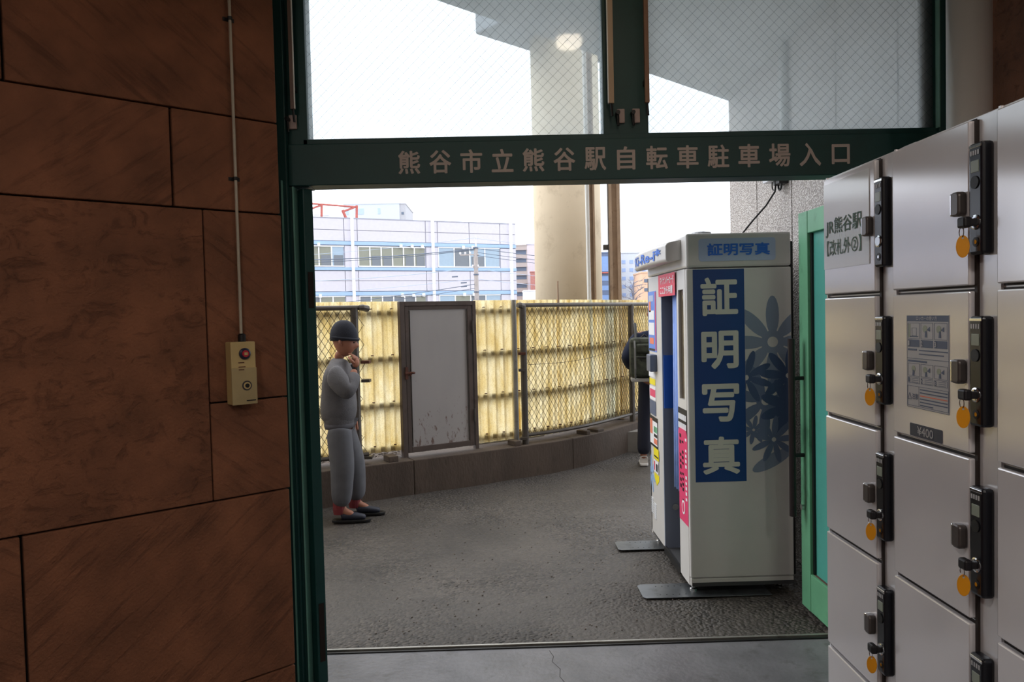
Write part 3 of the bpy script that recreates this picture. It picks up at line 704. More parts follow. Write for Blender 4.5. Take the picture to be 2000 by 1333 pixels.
# side graphics: frame on the booth's side face, local x runs towards the viewer
SD = bi @ frame((BX0, 0, 0), (0, -1, 0), (0, 0, 1))
def sd(parent, name, m, y0, y1, z0, z1, off=.0012):
    mb = MB(); decal(mb, SD, -y1, -y0, z0, z1, off); return mb.build(name, m, parent)
low = bpy.data.objects['side_panel_lower']
sd(low, 'notice_strip', M_pink, 4.0, 4.195, .37, .93); sd(low, 'notice_head', M_ink, 4.0, 4.195, .86, 1.01, .0016)
MB().prism([(-4.0-.1975+.0975*math.cos(math.radians(a))+.1, .86+.05*math.sin(math.radians(a))) for a in range(0, 181, 15)], -.0024, -.0014, SD).build('notice_arch', M_pink, low)
for (ya, yb, z0, z1, n, m) in ((4.015, 4.045, .50, .86, 12, M_paper), (4.085, 4.115, .48, .84, 12, M_ink), (4.135, 4.165, .55, .87, 9, M_ink)):
    mb = MB(); h_ = (z1-z0)/n
    for k in range(n):
        if random.random() < .85: decal(mb, SD, -yb, -ya, z0+k*h_+h_*.2, z0+k*h_+h_*random.uniform(.6, .85), .0028)
    tag(mb.build('small_print', m, low), kind='stuff')
for z in (.945, .895):
    mb = MB()
    for k in range(7): decal(mb, SD, -4.185+k*.025, -4.185+k*.025+.019, z, z+.032, .0028)
    mb.build('small_print', M_paper, low)
MB().prism([(-4.10+.035*math.cos(math.radians(a)), .455+.04*math.sin(math.radians(a))) for a in range(0, 360, 20)], -.0030, -.0014, SD).build('round_emblem', M_paper, low)
MB().prism([(-4.10+.024*math.cos(math.radians(a)), .455+.028*math.sin(math.radians(a))) for a in range(0, 360, 20)], -.0036, -.0014, SD).build('round_emblem', M_pink, low)
rs = sd(bpy.data.objects['lintel'], 'red_sign', M_red, 4.19, 4.62, 1.643, 1.775, .010)
text('sign_text', 'マイナンバーカード', M_paper, bpy.data.objects['lintel'], SD, -4.56, -4.21, 1.715, 1.762, .012, bold=.02)
text('sign_text', 'ここから申請', M_paper, bpy.data.objects['lintel'], SD, -4.56, -4.24, 1.655, 1.705, .012, bold=.02)
ps = sd(far, 'poster', M_sky, 4.735, 4.985, 1.29, 1.685)
for (y0, y1, z0, z1, m) in ((4.80, 4.97, 1.50, 1.56, M_paper), (4.90, 4.96, 1.55, 1.62, M_orange), (4.80, 4.97, 1.40, 1.48, M_paper), (4.82, 4.95, 1.34, 1.38, M_orange), (4.745, 4.77, 1.30, 1.68, M_red), (4.79, 4.97, 1.295, 1.31, M_ink), (4.82, 4.96, 1.62, 1.66, M_lblue)):
    sd(far, 'poster_patch', m, y0, y1, z0, z1, .0022)
for (y0, y1, z0, z1, m) in ((4.79, 5.0, 1.12, 1.20, M_paper), (4.80, 4.98, 1.07, 1.11, M_yellow), (4.79, 4.98, .97, 1.06, M_paper), (4.80, 4.97, .99, 1.04, M_pink), (4.79, 4.98, .87, .965, M_navyprint),
    (4.745, 4.99, .66, .86, M_ink), (4.755, 4.98, .675, .83, M_paper), (4.76, 4.86, .76, .80, M_lgreen), (4.76, 4.86, .73, .75, M_ink), (4.76, 4.86, .685, .72, M_orange), (4.90, 4.97, .74, .84, M_orange),
    (4.72, 4.87, .585, .66, M_yellow), (4.735, 4.86, .60, .61, M_ink), (4.73, 4.87, .50, .58, M_paper), (4.75, 4.80, .51, .56, M_ink), (4.83, 4.86, .51, .57, M_red)):
    sk = sk+.0003 if 'sk' in globals() else .0015
    sd(far, 'notice_sticker', m, y0, y1, z0, z1, sk)
MB().prism([(-4.87, .49), (-4.87, .455), (-4.80, .415), (-4.73, .455), (-4.73, .49)], -.002, -.001, SD).build('arrow_sticker', M_yellow, far)
fb = MB()
for k in range(7):
    a = 2*math.pi*k/7; P = [(-4.97+(.07+.06*math.cos(t*math.pi/6))*math.sin(a)+.02*math.sin(t*math.pi/6)*math.cos(a), .46+(.07+.06*math.cos(t*math.pi/6))*math.cos(a)-.02*math.sin(t*math.pi/6)*math.sin(a)) for t in range(12)]
    P = clip(P, -4.998, -4.73, .1, .7)
    if len(P) >= 3: fb.prism(P[::-1], -.0018, -.001, SD)
fb.build('flower_print', flat('flower_print_sky', (150, 180, 220), .5), far)
mb = MB()
for c in range(2):
    for k in range(9): mb.box(-4.98+c*.09, -4.98+c*.09+.06, -.004, .001, .20-c*.02+k*.012, .204-c*.02+k*.012, SD)
mb.build('vent_louvre', M_whites, far)
o = MB().box(-4.86, -4.74, -.045, .002, 1.165, 1.275, SD).build('handset_box', flat('grey_plastic', (84, 96, 118), .35), booth, .006)
MB().box(-4.95, -4.87, -.012, .001, 1.18, 1.26, SD).build('keypad', M_ink, booth, .002)
# feet
for x in (1.05, 1.53):
    for y in (4.05, 4.93):
        ft = MB().tube([(x, y, .012), (x, y, .052)], .012, 8, bi).build('levelling_foot', M_steel, booth)
        MB().lathe([(.022, 0), (.022, .008), (.012, .014)], 12, bi @ Matrix.Translation((x, y, .006))).build('foot_pad', M_steel, ft)
# things on roof
MB().lathe([(.07, 0), (.075, .012), (.03, .024)], 18, bi @ Matrix.Translation((1.42, 4.35, BZ1))).build('roof_vent', M_black, booth)
MB().lathe([(.05, 0), (.06, .016), (.055, .028), (.02, .034)], 18, bi @ Matrix.Translation((1.16, 4.2, BZ1))).build('roof_cap', M_whites, booth)
# anchor plates under the booth
for lbl, y0, y1 in (('flat steel anchor plate under the near corner of the photo booth', 3.945, 4.15), ('flat steel anchor plate under the far end of the photo booth', 4.77, 4.955)):
    t = empty('anchor_plate', lbl, 'steel plate', (1.1, (y0+y1)/2, 0))
    hw = (y1-y0)/2
    P = [(-.35, -hw+.02), (-.33, -hw), (.35, -hw), (.35, hw), (-.33, hw), (-.35, hw-.02)]
    mb = MB(); mb.add([(a, b, .002) for a, b in P]+[(a, b, .006) for a, b in P], [(5, 4, 3, 2, 1, 0), (6, 7, 8, 9, 10, 11)]+[(i, (i+1) % 6, (i+1) % 6+6, i+6) for i in range(6)])
    mb.build('plate', M_plate, t, .001)
    for sg in (-1, 1):
        for k in range(5): MB().lathe([(.004, .006), (.003, .0075)], 6, Matrix.Translation((-.25+k*.035, sg*hw*.6, 0))).build('rivet', M_black, t)

# wall fitting and cable above the booth
wb = empty('cable_box', 'small cluttered cable junction fitting on the aggregate wall under the beam', 'junction box', (1.80, 4.62, 2.35))
MB().box(-.09, 0, -.05, .12, .0, .035).build('bracket', M_whites, wb, .003)
MB().box(-.06, 0, -.08, .02, -.03, .05).build('junction', M_black, wb, .004)
MB().tube([(-.05+.0*k, .03+.035*math.cos(k*.5), -.02+.035*math.sin(k*.5)) for k in range(14)], .004, 6).build('cable_loop', M_black, wb)
MB().tube([(-.04, -.04+.03*math.cos(k*.5), -.02+.045*math.sin(k*.5)) for k in range(14)], .006, 6).build('cable_loop', M_black, wb)
o = MB().tube([(1.745, 4.60, 2.36), (1.74, 4.61, 2.28), (1.70, 4.66, 2.20), (1.64, 4.72, 2.12), (1.58, 4.75, 2.04), (1.56, 4.75, 1.967)], .006, 8).build('power_cable', M_black, smooth=True)
tag(o, 'thin black cable drooping from wall fitting down to the photo booth roof', 'cable')
o = MB().tube([(1.775, 4.545, 2.40), (1.775, 4.545, 3.17)], .024, 12).build('wall_conduit', flat('pale_conduit', (200, 202, 200), .4)); tag(o, 'pale vertical conduit on the aggregate wall seen through the right pane', 'pipe')

# ------------------------------------------------------------------ coin lockers
LX = .925
LY = [2.070, 1.7125, 1.355]; LW = .3575; ZT = 1.903; PZ = .327
pos = ['farthest', 'middle', 'nearest']
keys = {(0, 1), (0, 2), (0, 3), (1, 0), (1, 1), (1, 2)}
for c in range(3):
    t = empty('locker_column', ['grey metal coin locker column farthest away, with paper notice on its top door', 'grey metal coin locker column in the middle, with instruction and price stickers',
              'grey metal coin locker column nearest the camera, cut by the right picture edge'][c], 'coin locker', (LX, LY[c], 0), 0, 'coin locker columns in a row')
    T = frame((0, 0, 0), (0, -1, 0), (0, 0, 1))   # local x = towards viewer, -y = out
    MB().box(.0015, LW-.0015, .004, .50, .03, ZT+.008, T).build('locker_body', M_lock, t, .002)
    MB().box(.0015, .008, -.001, .004, .05, ZT+.008, T).build('frame_edge', M_lock, t)
    MB().box(.290, .2985, -.001, .0035, .06, ZT, T).build('shadow_channel', M_lockgap, t)
    for r in range(6):
        zt = ZT-PZ*r; zb = max(zt-.316, .07)
        if zt-zb < .2: continue
        d = MB().box(.012, .290, -.012, .002, zb, zt, T).build('locker_door', M_lockd, t, .003)
        MB().box(.0115, .2905, .0022, .0045, zb-.004, zt+.004, T).build('door_gap_plate', M_lockgap, d)  # dark plate set in the gap around the door
        hz = zt-.157
        h = MB().prism([(a*1.0+.0, b) for a, b in rrect(.258, .286, hz-.024, hz+.024, .009)], -.030, -.012, T).build('handle', M_hand, d, .004)
        MB().prism(rrect(.2555, .264, hz-.0225, hz+.0225, .004), -.0295, -.012, T).build('handle_rim', M_chrome, h, .003)
        # lock unit
        z1 = zt-.048; z0 = z1-.211
        lu = MB().box(.300, .342, -.020, .004, z0, z1, T).build('lock_unit', M_panelb, t, .006)
        MB().box(.303, .339, -.0205, -.019, z1-.010, z1-.004, T).build('lock_top', M_chrome, lu, .001)
        mb = MB()
        for k in range(4): decal(mb, T, .308+k*.007, .312+k*.007, z1-.024, z1-.015, .0210)
        mb.build('number_print', M_slatelt, lu)
        MB().box(.310, .332, -.0212, -.019, z1-.056, z1-.034, T).build('display', M_lcd, lu, .0005)
        MB().lathe([(.012, 0), (.012, .0015)], 18, T @ Matrix.Translation((.321, -.0205, z1-.075)) @ Matrix.Rotation(math.radians(90), 4, 'X')).build('coin_slot', M_black, lu)
        MB().lathe([(.014, 0), (.014, .003), (.011, .004)], 20, T @ Matrix.Translation((.323, -.019, z1-.150)) @ Matrix.Rotation(math.radians(90), 4, 'X')).build('key_cylinder', M_chrome, lu)
        MB().lathe([(.009, 0), (.009, .002)], 16, T @ Matrix.Translation((.323, -.019, z1-.187)) @ Matrix.Rotation(math.radians(90), 4, 'X')).build('lower_lock', M_black, lu)
        MB().lathe([(.004, 0), (.004, .002)], 10, T @ Matrix.Translation((.325, -.0205, z1-.187)) @ Matrix.Rotation(math.radians(90), 4, 'X')).build('lock_core', M_chrome, lu)
        if (c, r) in keys:
            rn = ['top', 'second', 'third', 'fourth'][r]
            k_ = empty('locker_key', 'key with orange tag in the %s lock down of the %s locker column' % (rn, pos[c]), 'key', (LX, LY[c], z1-.150), 0, 'locker keys with orange tags')
            MB().box(.317, .329, -.034, -.022, -.007, .007, T).build('key_shank', M_ink, k_, .002)
            MB().box(.305, .330, -.046, -.031, -.010, .011, T).build('key_head', M_ink, k_, .004)
            MB().tube([T @ Vector((.308+.007*math.cos(q), -.038, -.017+.010*math.sin(q))) for q in [i*math.pi/6 for i in range(13)]], .0009, 5).build('key_ring', M_chrome, k_)
            TG = frame(T @ Vector((.309, -.036, -.044)), (.85, -.53, 0), (0, 0, 1))
            tg = MB().prism([(.0115*math.cos(q*math.pi/10), .0215*math.sin(q*math.pi/10)) for q in range(20)], -.0015, .0015, TG).build('key_tag', M_tag, k_, .001)
            MB().lathe([(.002, 0), (.002, .0005)], 8, TG @ Matrix.Translation((0, -.0016, .016)) @ Matrix.Rotation(math.radians(90), 4, 'X')).build('tag_hole', M_slatelt, tg)
    d0 = [o for o in t.children if o.name.startswith('locker_door')]
    if c == 0:
        pn = MB().box(.016, .266, -.0140, -.0125, 1.656, 1.888, T).build('paper_notice', mat('laminated_paper', (232, 236, 238), .10, var=.02, spec=1), d0[0])
        text('notice_text', 'JR熊谷駅', M_greytext, pn, T, .030, .232, 1.742, 1.792, .0150, bold=.008)
        text('notice_text', '【改札外②】', M_greytext, pn, T, .036, .228, 1.691, 1.733, .0150, bold=.006)
    if c == 1:
        st_ = MB().box(.073, .227, -.0130, -.0122, 1.326, 1.529, T).build('instruction_sticker', M_slatelt, d0[1])
        def q(x0, x1, z0, z1, m=M_navyprint, off=.0134):
            mb = MB(); decal(mb, T, x0, x1, z0, z1, off); return mb.build('print_block', m, st_)
        def rect(x0, x1, z0, z1, w_=.0008):
            mb = MB()
            for a in ((x0, x1, z0, z0+w_), (x0, x1, z1-w_, z1), (x0, x0+w_, z0, z1), (x1-w_, x1, z0, z1)): decal(mb, T, *a, .0134)
            return mb.build('print_outline', M_navyprint, st_)
        q(.073, .227, 1.517, 1.529); text('print_text', 'ロッカーの使い方', M_slatelt, st_, T, .112, .188, 1.5185, 1.5275, .0142)
        rect(.073, .227, 1.326, 1.517)
        q(.074, .226, 1.4345, 1.4355)
        for i in range(3):
            x0 = .077+i*.050
            rect(x0, x0+.045, 1.478, 1.513); q(x0, x0+.045, 1.460, 1.476); text('print_text', str(i+1), M_slatelt, st_, T, x0+.002, x0+.008, 1.4625, 1.4735, .0142, bold=.02)
            rect(x0, x0+.045, 1.396, 1.424); rect(x0, x0+.045, 1.380, 1.394); text('print_text', str(i+1), M_navyprint, st_, T, x0+.002, x0+.008, 1.382, 1.392, .0138, bold=.02)
            for zz in (1.391, 1.387, 1.383): q(x0+.014, x0+.040, zz-.001, zz)
            # pictograms: locker box, key and hand shapes
            if i == 0:
                q(x0+.008, x0+.040, 1.482, 1.484); rect(x0+.016, x0+.034, 1.484, 1.502); q(x0+.002, x0+.010, 1.481, 1.511, M_lcd)
                MB().prism([(x0+.015+.008*math.cos(a), .0) if False else (x0+.022+.007*math.cos(a), 1.412+.007*math.sin(a)) for a in [k*math.pi/6 for k in range(12)]], -.0138, -.0132, T).build('print_shape', M_lcd, st_)
                MB().prism([(x0+.018, 1.397), (x0+.024, 1.397), (x0+.026, 1.408), (x0+.020, 1.410)], -.0140, -.0132, T).build('print_shape', M_navyprint, st_)
            else:
                for zc, rr_ in ((1.500, .008), (1.412, .007)):
                    MB().prism([(x0+.016+rr_*math.cos(a), zc+rr_*math.sin(a)) for a in [k*math.pi/6 for k in range(12)]], -.0138, -.0132, T).build('print_shape', M_lcd, st_)
                    MB().prism([(x0+.024, zc-.002), (x0+.034, zc-.005), (x0+.034, zc+.005)], -.0139, -.0132, T).build('print_shape', M_navyprint, st_)
                    MB().prism([(x0+.016, zc-.018 if zc > 1.45 else zc-.014), (x0+.024, zc-.018 if zc > 1.45 else zc-.014), (x0+.022, zc-.004), (x0+.018, zc-.004)], -.0140, -.0132, T).build('print_shape', M_navyprint, st_)
        for k, (x0, x1) in enumerate(((.077, .112), (.120, .224), (.120, .210))): q(x0, x1, (1.452, 1.452, 1.444)[k], (1.456, 1.4545, 1.4465)[k])
        q(.077, .150, 1.427, 1.431)
        rect(.075, .225, 1.330, 1.374); q(.119, .1195, 1.330, 1.374)
        text('print_text', '注意', M_navyprint, st_, T, .094, .116, 1.345, 1.358, .0138, bold=.02)
        mb = MB()
        for a in range(3):
            p_, q_ = [(.077, 1.344), (.091, 1.344), (.084, 1.358)][a], [(.091, 1.344), (.084, 1.358), (.077, 1.344)][a]
            mb.tube([T @ Vector((p_[0], -.0136, p_[1])), T @ Vector((q_[0], -.0136, q_[1]))], .0005, 3)
        mb.build('warning_triangle', M_navyprint, st_)
        for k in range(6): q(.123, .222-(.05 if k == 5 else 0), 1.368-k*.0068-.0012, 1.368-k*.0068+.0012, M_orange if k == 2 else M_navyprint)
        ps_ = MB().prism(rrect(.083, .203, 1.263, 1.291, .003), -.0132, -.0121, T).build('price_sticker', flat('price_plate', (58, 64, 82), .4), d0[1])
        text('price_text', '¥400', M_slatelt, ps_, T, .113, .172, 1.2675, 1.287, .0138, bold=.005)
        MB().box(.03, .085, .0025, .0039, ZT+.0005, ZT+.0075, T).build('clear_label', M_slatelt, t)

# stainless column behind the lockers
cl = empty('steel_column', 'tall polished stainless column rising behind the coin lockers', 'column', (1.735, 2.7, 0))
MB().lathe([(.073, 0), (.073, 3.05)], 40).build('column_shaft', mat('brushed_column', (210, 208, 204), .34, .45, var=.02), cl).data.shade_smooth()
MB().lathe([(.10, 0), (.10, .02), (.08, .03)], 32).build('base_collar', M_steel, cl)

# ------------------------------------------------------------------ intercom on the stone wall + conduit
it = empty('intercom', 'ivory intercom box with red call button mounted on the stone wall', 'intercom'); it.matrix_local = WT @ Matrix.Translation((-.243, 0, 1.360))
M_iv = mat('aged_ivory', (196, 172, 118), .5, var=.08)
MB().box(-.046, .046, -.055, 0, -.116, .116).build('case', M_iv, it, .004)
MB().box(-.047, .047, -.058, -.052, -.116, .02).build('front_plate', mat('aged_plate', (170, 152, 110), .4), it, .002)
Rr = Matrix.Rotation(math.radians(90), 4, 'X')
bt = MB().lathe([(.021, 0), (.021, .008), (.016, .012)], 24, Matrix.Translation((.004, -.054, .072)) @ Rr).build('call_button', flat('navy_plastic', (30, 34, 60), .4), it)
MB().lathe([(.013, 0), (.012, .004)], 20, Matrix.Translation((.004, -.066, .072)) @ Rr).build('button_cap', flat('button_red', (190, 40, 60), .4), bt)
MB().box(-.002, .010, -.072, -.069, .067, .077).build('button_mark', M_iv, bt)
lr = MB().lathe([(.018, 0), (.018, .003)], 24, Matrix.Translation((.008, -.057, -.046)) @ Rr).build('lens_ring', flat('dark_ring', (60, 56, 60), .4), it)
MB().lathe([(.013, 0), (.013, .002)], 24, Matrix.Translation((.008, -.060, -.046)) @ Rr).build('ring_inner', M_iv, lr)
MB().lathe([(.008, 0), (.008, .002)], 20, Matrix.Translation((.008, -.062, -.046)) @ Rr).build('lens', M_black, lr)
for z, w_ in ((.038, .022), (.022, .026), (.012, .020)): MB().box(-.02, -.02+w_, -.0565 if z > .02 else -.0592, -.05, z, z+.003).build('small_print', M_rust, it)
MB().box(.005, .04, -.0592, -.05, -.104, -.100).build('small_print', M_ink, it)
MB().lathe([(.014, 0), (.014, .025), (.009, .03)], 14, Matrix.Translation((.006, -.03, .116))).build('cable_gland', M_black, it)
cd = empty('wall_conduit', 'thin grey conduit running up the stone wall from the intercom', 'pipe'); cd.matrix_local = WT
MB().tube([(-.236, -.022, 1.50), (-.234, -.018, 1.7), (-.234, -.018, 3.04)], .0055, 10).build('pipe', mat('conduit_grey', (176, 166, 148), .4), cd)
for z in (2.08, 2.665):
    s_ = MB().box(-.255, -.213, -.004, 0, z-.007, z+.007).build('saddle_clip', M_black, cd, .001)
    MB().lathe([(.009, -.006), (.009, .006)], 10, Matrix.Translation((-.234, -.018, z))).build('clip_band', M_black, s_)

# ------------------------------------------------------------------ ceiling lamps
def lamp(x, y, label, e, s=1.0):
    t = empty('ceiling_lamp', label, 'lamp', (x, y, 3.05), 0, 'round ceiling lamps')
    MB().lathe([(.078*s, -.012), (.078*s, 0)], 28).build('lamp_base', M_white, t)
    MB().lathe([(.055*s, -.055), (.066*s, -.05), (.068*s, -.012)], 28).build('lamp_diffuser', mat('lamp_diffuser_%g' % e, (255, 236, 208), .5, emit=e), t)
lamp(.42, 2.20, 'small round lit ceiling lamp inside, mirrored in the left pane', 26)
lpos = [(-.9, .3, 'unseen ceiling lamp added for room light, overhead left of the camera'), (.5, -.6, 'unseen ceiling lamp added for room light, overhead behind the camera'), (-1.2, -2.2, 'unseen ceiling lamp added for room light at the back left of the hall'), (.6, -2.4, 'unseen ceiling lamp added for room light at the back right of the hall')]  # unseen lamps, added to light the hall
for x, y, lb in lpos:
    lamp(x, y, lb, 26, 1.5)
lpos.append((1.78, 0.0, 'unseen ceiling lamp added above the coin lockers to brighten the steel column')); lamp(*lpos[-1], 26, 1.5)  # added lamp, out of view, brightens the right side of the steel column
for x, y, lb in lpos:
    ld = bpy.data.lights.new('added_lamp_fill', 'AREA'); ld.shape = 'DISK'; ld.size = .22; ld.energy = 4.0*LAMP_POWER; ld.color = (1, .95, .93)  # area light added under each of the unseen lamps
    lo = bpy.data.objects.new('added_lamp_fill', ld); lo.location = (x, y, 2.97); C.objects.link(lo)

# ------------------------------------------------------------------ background buildings
def wall_quad(mb, T, x0, x1, z0, z1, y=0, th=.02): mb.box(x0, x1, y-th, y, z0, z1, T)
A0 = Vector((-9.8, 40., 0)); A1 = Vector((.83, 44.8, 0)); AT = frame(A0, A1-A0, (0, 0, 1))
off = empty('office_building', 'long pale office building with light blue bands across the tracks', 'building'); off.matrix_local = AT
M_ow = mat('office_cladding', (206, 203, 213), .7, var=.03); M_oj = flat('office_joint', (158, 160, 174), .8); M_ob = flat('office_band_blue', (158, 186, 218), .6)
M_og = [flat('office_glass_warm', (140, 142, 130), .5), flat('office_glass_grey', (118, 124, 132), .5), flat('office_glass_blue', (158, 178, 196), .5)]
M_opl = flat('office_pilaster', (246, 246, 248), .6)
MB().box(-14, 12.05, .05, 9, -.2, 7.02).build('building_core', M_oj, off)
secs = [(-14, -8.5), (-8.46, -2.9), (-2.86, 1.68), (1.72, 2.41), (2.45, 6.33), (6.37, 7.05), (7.09, 9.02), (9.06, 11.0), (11.04, 12.05)]
for x0, x1 in secs:
    for z0, z1 in ((6.42, 7.03), (5.82, 6.39), (3.66, 4.18), (3.08, 3.63), (-.1, 1.2)): MB().box(x0, x1, 0, .06, z0, z1).build('wall_panel', M_ow, off)
    if (x0, x1) in ((1.72, 2.41), (6.37, 7.05), (11.04, 12.05)):
        for z0, z1 in ((4.38, 5.55), (1.2, 2.8)): MB().box(x0, x1, 0, .06, z0, z1).build('wall_panel', M_ow, off)
for z0, z1 in ((5.60, 5.79), (4.22, 4.38), (2.84, 3.04)): MB().box(-14, 12.05, -.04, .06, z0, z1).build('blue_band', M_ob, off)
for x in (-7.2, -2.6, 2.06, 6.68, 11.62): MB().box(x, x+.14, -.18, .02, -.1, 7.1).build('pilaster', M_opl, off)
MB().box(-14, 12.05, -.02, .1, 7.03, 7.08).build('parapet_cap', M_oj, off)
def windows(x0, x1, z0, z1, npn, gls, blinds=()):
    f_ = MB().box(x0, x1, .0, .12, z0-.03, z0+.03).build('window', M_opl, off)
    MB().box(x0, x1, .0, .12, z1-.03, z1+.03).build('window_head', M_opl, f_)
    wd = (x1-x0)/npn
    for k in range(npn):
        MB().box(x0+k*wd+.03, x0+(k+1)*wd-.03, .03, .05, z0+.03, z1-.03).build('pane', M_og[gls[k % len(gls)]], f_)
        MB().box(x0+k*wd-.03, x0+k*wd+.03, -.01, .1, z0, z1).build('window_mullion', M_opl, f_)
        if k in blinds: MB().box(x0+k*wd+.12, x0+(k+1)*wd-.06, .01, .03, z0+.03, z0+(z1-z0)*.55).build('blind', M_og[1], f_)
windows(-2.4, 1.68, 4.44, 5.52, 6, [0, 0, 2], (4, 5)); windows(2.46, 6.30, 4.44, 5.52, 6, [0, 0, 0], (1, 2, 4, 5)); windows(7.10, 10.98, 4.44, 5.56, 4, [2, 1, 2, 2], (2,))
windows(-2.4, 1.68, 1.4, 2.80, 6, [1, 0, 0]); windows(2.46, 6.30, 1.4, 2.80, 6, [1, 0, 1, 1]); windows(7.10, 10.98, 1.4, 2.80, 4, [2, 0, 1, 2])
windows(-8, -3, 4.44, 5.52, 7, [0, 1, 2])
for z in (5.60, 2.86):
    for x in (.3, 4.85, 5.5, 6.1, 8.6, 9.2): MB().box(x-.06, x+.06, -.22, -.02, z-.12, z+.06).build('facade_lamp', M_opl, off)
# red roof gantry
rg = empty('roof_gantry', 'red steel gantry frame standing on the office building roof', 'frame'); rg.matrix_local = AT
M_rs = mat('red_oxide_steel', (176, 92, 82), .6)
MB().tube([(-3, 2.2, 8.22), (3.05, 2.2, 8.0)], .055, 5).build('top_beam', M_rs, rg)
for x in (-3.0, -1.1, .95, 2.95):
    lg = MB().tube([(x, 2.2, 7.0), (x+.05, 2.2, 8.1)], .075, 5).build('leg', M_rs, rg)
    MB().tube([(x+.05, 2.2, 8.05), (x-.75, 2.2, 7.72)], .06, 5).build('brace', M_rs, lg); MB().tube([(x-.8, 2.2, 7.8), (x-.5, 2.2, 7.05)], .09, 5).build('brace', M_rs, lg)
MB().tube([(-3, 2.2, 7.5), (1.4, 2.2, 7.45)], .02, 5).build('low_rail', M_oj, rg)
def block(name, label, x0, x1, y, dpt, z1, m, bands=(), wins=(), band_m=None, win_m=None, side=None):
    t = empty(name, label, 'building', ((x0+x1)/2, y, 0)); hw = (x1-x0)/2
    MB().box(-hw, hw, 0, dpt, 0, z1).build('building_wall', m, t)
    MB().box(-hw-.05, hw+.05, -.05, dpt+.05, z1, z1+.12).build('roof_edge', m, t)
    for (a, b, c_, d_) in bands: MB().box(a-hw, b-hw, -.25, .02, c_, d_).build('balcony', band_m or m, t)
    for (a, b, c_, d_) in wins: MB().box(a-hw, b-hw, -.03, .02, c_, d_).build('window', win_m or M_og[2], t)
    return t
M_bw = flat('pale_block', (196, 202, 212), .8); M_win = flat('far_window', (170, 188, 214), .4); M_dk = flat('far_dark_window', (96, 108, 128), .4)
block('apartment_building', 'tall white apartment block rising behind the office building roof', -18.2, -11.5, 90, 8, 15.3, M_bw,
      wins=[(x, x+w_, z, z+.7) for z in (14.1, 12.2, 10.2) for x, w_ in ((.3, .3), (1.4, 1.0), (4.1, .3))], win_m=M_win)
block('stair_tower', 'grey stair tower at the right end of the white apartment block', -11.5, -10.8, 90.1, 8, 15.25, flat('stair_grey', (176, 176, 182), .8), wins=[(.2, .5, 14, 14.3)], win_m=M_dk)
M_br = flat('taupe_cladding', (176, 164, 160), .8)
block('apartment_building', 'taupe apartment block with stacked dark balconies beyond the office building', 1.5, 3.3, 80, 8, 9.0, M_br,
      wins=[(.25, 1.7, .9*k+.0, .9*k+.42) for k in range(1, 10) if .9*k < 8.6], bands=[(.2, 1.75, .9*k+.42, .9*k+.52) for k in range(1, 10) if .9*k < 8.4], win_m=M_dk)
block('building_wing', 'pinkish grey windowless wing beside the taupe apartment block', 3.3, 4.35, 80, 8, 9.1, flat('pink_grey', (206, 196, 202), .8))
block('brick_house', 'small red brick building in front of the pinkish wing', 3.55, 4.5, 78, 1, 6.0, mat('far_brick', (176, 120, 112), .8), wins=[(.55, .7, 4.7, 5.0)], win_m=M_dk)
block('low_building', 'low white building at the foot of the red brick building', 2.6, 4.6, 72, 4, 3.85, flat('white_low', (235, 236, 240), .8), wins=[(.2, .5, 2.6, 2.9), (.8, 1.4, 2.6, 2.9)], win_m=M_win)
block('glass_building', 'dark glazed mid-rise visible between the two brown posts', 9.3, 11.3, 70, 5, 7.2, flat('dark_glaze', (92, 108, 140), .4), wins=[(.3, 1.8, z, z+.45) for z in (2.8, 3.7, 4.6)] + [(.2, 1.85, 5.5, 6.9)], win_m=flat('blue_glaze', (120, 150, 200), .3), bands=[(0, 2, 5.3, 5.4)], band_m=M_rs)
block('apartment_building', 'pale apartment block with small blue windows left of the booth hood', 11.8, 15.5, 72, 6, 7.3, M_bw,
      wins=[(x, x+.35, z, z+.35) for z in (6.3, 5.5, 4.7, 3.9, 3.1) for x in (.35, 1.1, 1.6, 2.3)], win_m=flat('win_blue_pale', (150, 172, 214), .4))
block('orange_house', 'small orange tan building beside the booth, low on the skyline', 12.9, 14.4, 66, 4, 5.05, flat('orange_tan', (222, 184, 156), .8), wins=[(.2, .5, 4.2, 4.5), (.2, .5, 3.4, 3.7), (.8, 1.1, 4.2, 4.5)], win_m=M_dk)
# bare tree
tr = empty('bare_tree', 'leafless tree with thin branches low between post and booth', 'tree', (10.9, 60, 0))
M_bark = flat('bark', (120, 118, 130), .8); random.seed(3)
MB().tube([(0, 0, .2), (.1, 0, 2.5), (.15, 0, 4.0)], [.12, .09, .04], 6).build('trunk', M_bark, tr)
for k in range(16):
    a = random.uniform(0, 6.28); z = random.uniform(2.0, 3.9); l = random.uniform(.6, 1.4); e = Vector((l*math.cos(a), .4*l*math.sin(a), random.uniform(.1, .8)))
    p = Vector((.1, 0, z)); br = MB().tube([p, p+e*.5+Vector((0, 0, .08)), p+e], [.04, .025, .01], 5).build('branch', M_bark, tr)
    for q_ in range(3):
        s_ = p+e*random.uniform(.4, .95); MB().tube([s_, s_+Vector((random.uniform(-.4, .4), 0, random.uniform(.05, .4)))], [.02, .006], 4).build('twig', M_bark, br)
